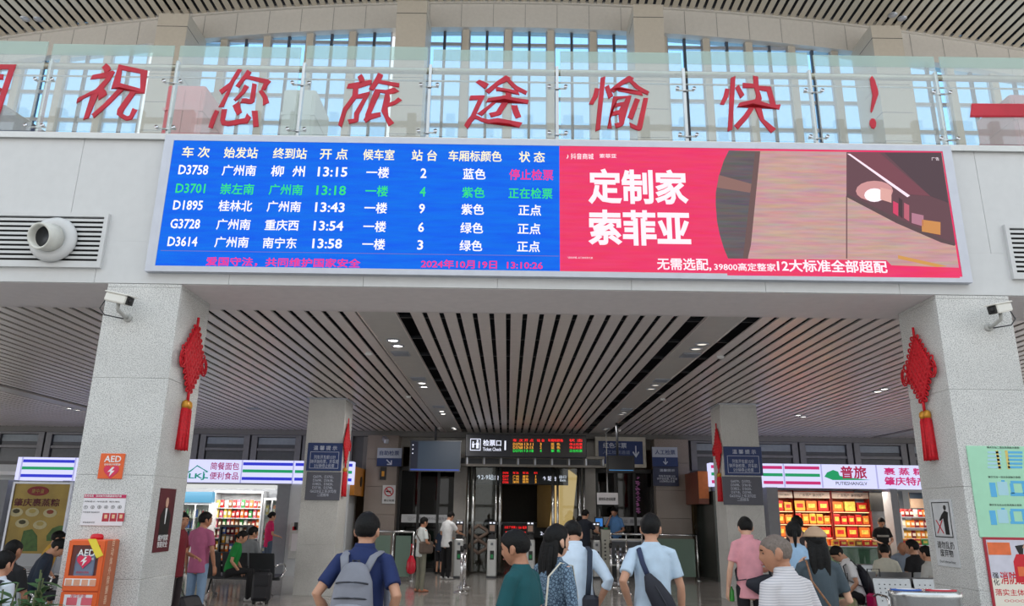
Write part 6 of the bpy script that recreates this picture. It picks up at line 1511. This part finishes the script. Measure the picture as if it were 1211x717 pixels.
t = bag_small('travel_bag', 'grey patterned soft travel bag before the magenta suitcase', 'bag', X-.05, 11.2, 0, .36, .46, .3, mat('travel bag print', (130, 126, 132), .7, n=.5, ns=16), .06)
wr = B2['A'][-1][2]
suitcase('black soft trolley case pulled by the man in mauve pink', wr.x+.42, wr.y-.38, 1.2, mat('case black', (34, 34, 40), .6, n=.1), .40, .50, .24, -.62, .42, fabric=True)
X = PX(311, 680, 15.2)[0]
suitcase('upright black backpack case beside the seated man in grey', X, 15.2, .1, mat('case black'), .34, .56, .22, 0, .05, fabric=True)
# ================================================================ SEATING
seat_metal = mat('seat steel', (176, 180, 184), .3, .75, n=.03)
def bench(label, X, Y, rz, nseat, group, w=.58, m=seat_metal):
    t = thing('waiting_bench', label, 'bench', (X, Y, 0), rz, group)
    L = nseat*w
    q = MB(True); q.bbox(-L/2, L/2, -.03, .03, .34, .40, .008); q.build('beam', dark_metal, t)
    for i in range(nseat):
        cx = -L/2+w*(i+.5)
        q = MB(True)
        prof = [(.26, .43), (.24, .45), (.0, .42), (-.18, .41), (-.205, .425), (-.21, .41), (-.18, .395), (.0, .405), (.24, .435)]
        q.prismx(prof, cx-w*.46, cx+w*.46); q.build('seat', m, t)
        q = MB(True)
        prof = [(-.20, .42), (-.23, .55), (-.30, .86), (-.33, .88), (-.325, .86), (-.25, .55), (-.22, .42)]
        q.prismx(prof, cx-w*.46, cx+w*.46); bk = q.build('backrest', m, t)
        q = MB(True)
        for a in range(6):
            for b in range(5):
                zz = .56+.055*b; yy = -.232-(zz-.55)*.226
                q.box(cx-w*.33+a*w*.13-.008, cx-w*.33+a*w*.13+.008, yy-.001+.004, yy+.006, zz-.008, zz+.008)
        q.build('perforations', dark_metal, bk)
    for i in range(nseat+1):
        x = -L/2+w*i
        q = MB(True); q.tube([(x, -.26, .62), (x, -.1, .66), (x, .16, .65), (x, .22, .60), (x, .20, .50), (x, .05, .40)], .017, 8); q.build('armrest', chrome, t)
    for sd in (-1, 1):
        x = sd*(L/2-.25)
        q = MB(True); q.tube([(x, -.28, .02), (x, -.1, .10), (x, 0, .36), (x, .1, .10), (x, .28, .02)], .022, 8); q.build('leg', chrome, t)
    return t
X = PX(1082, 700, 11.5)[0]+.3
bench('nearest row of steel waiting seats by the right column', X, 11.3, PI-.05, 3, 'steel waiting seats on the right')
X = PX(1020, 700, 13.6)[0]
bench('row of steel waiting seats behind the magenta suitcase', X-.1, 13.1, .0, 4, 'steel waiting seats on the right')
X = PX(1070, 690, 14.6)[0]
bench('third row of steel seats under the bald man', X, 14.6, PI, 3, 'steel waiting seats on the right')
X = PX(281, 690, 16.2)[0]
bench('black padded waiting seats with chrome arms under the woman in green', X, 16.3, -.15, 3, 'waiting seats on the left', m=mat('seat dark pad', (44, 46, 50), .5))
X = PX(30, 690, 10.8)[0]
bench('steel waiting seats in the middle of the left group', X, 10.8, -1.2, 2, 'waiting seats on the left')
X = PX(8, 690, 8.6)[0]
bench('steel waiting seats nearest the plants at far left', X-.3, 8.5, -.15, 3, 'waiting seats on the left')
X = PX(50, 690, 13.2)[0]
bench('farthest steel seats before the yellow poster', X-.2, 13.3, -1.0, 2, 'waiting seats on the left')
# waste bin bottom right
X, Z = PX(1108, 702, 7.0)
t = thing('waste_bin', 'oval steel waste bin with blue and red lid openings by the right column', 'bin', (X, 7.2, 0))
def oval(r, z, k=.55): return [(X+.86*r*math.cos(2*PI*i/28), 7.2+k*r*math.sin(2*PI*i/28), z) for i in range(28)]
MB().loft([oval(.36, 0), oval(.36, Z-.06), oval(.375, Z-.05), oval(.375, Z), oval(.34, Z+.005)]).build('body', steel, t)
for dx, m, nm in ((-.17, mat('lid blue', (30, 90, 180), .35), 'blue_opening'), (.15, mat('lid red', (200, 40, 60), .35), 'red_opening')):
    q = MB(); q.loft([[(X+dx+r*math.cos(2*PI*i/20), 7.2+.5*r*math.sin(2*PI*i/20), z) for i in range(20)] for r, z in ((.14, Z+.004), (.14, Z+.014), (.11, Z+.016))]); q.build(nm, m, t)
    q = MB(); q.loft([[(X+dx+r*math.cos(2*PI*i/16), 7.2+.5*r*math.sin(2*PI*i/16), z) for i in range(16)] for r, z in ((.09, Z+.012), (.09, Z+.018))]); q.build('dark_hole', white if nm[0] == 'r' else white, t)
# potted plants bottom left
leafm = mat('plant leaf', (54, 92, 48), .45, n=.2, ns=10)
potm = mat('planter brown', (96, 78, 66), .6)
def plant(label, X, Y, hgt, nl, sd):
    rnd = random.Random(sd)
    t = thing('potted_plant', label, 'plant', (X, Y, 0), 0, 'potted plants at the lower left')
    MB().lathe((X, Y, 0), [(0, 0), (.15, 0), (.2, .36), (.21, .4), (.18, .4), (.17, .37), (0, .36)], 18).build('planter', potm, t)
    stq = MB()
    for k in range(10):
        a = rnd.uniform(0, 2*PI); l = hgt*rnd.uniform(.75, 1.05); r = rnd.uniform(.05, .2)
        P = [V(X+.03*math.cos(a), Y+.03*math.sin(a), .36), V(X+r*.4*math.cos(a), Y+r*.4*math.sin(a), .36+(l-.36)*.5), V(X+r*math.cos(a), Y+r*math.sin(a), l)]
        stq.tube(P, .007, 5)
        for j in range(nl):
            f = .15+.85*j/nl; p = P[0].lerp(P[1], f*2) if f < .5 else P[1].lerp(P[2], f*2-1)
            b = rnd.uniform(0, 2*PI); L = rnd.uniform(.13, .22); dv = V(math.cos(b), math.sin(b), rnd.uniform(-.1, .6)).normalized(); sv = dv.cross(V(0, 0, 1)).normalized()*L*.16; up = V(0, 0, .004)
            vs = [p, p+dv*L*.35+sv+up, p+dv*L*.7+sv*.8-V(0, 0, L*.05), p+dv*L-V(0, 0, L*.16), p+dv*L*.7-sv*.8-V(0, 0, L*.05), p+dv*L*.35-sv+up]
            lq = MB(); lq.add(vs+[v_-V(0, 0, .003) for v_ in vs], [(0, 1, 2, 3, 4, 5), (11, 10, 9, 8, 7, 6)]+[(i, (i+1) % 6, 6+(i+1) % 6, 6+i) for i in range(6)])
            lq.build('leaf', leafm, t)
    stq.build('stems', mat('plant stem', (80, 90, 50), .6), t)
plant('leafy green plant at the very lower left corner', PX(8, 700, 6.5)[0], 6.5, 1.14, 9, 3)
plant('leafy green plant just left of the front column', PX(46, 700, 7.0)[0], 7.0, 1.2, 9, 4)
finish_people()
finish_text()
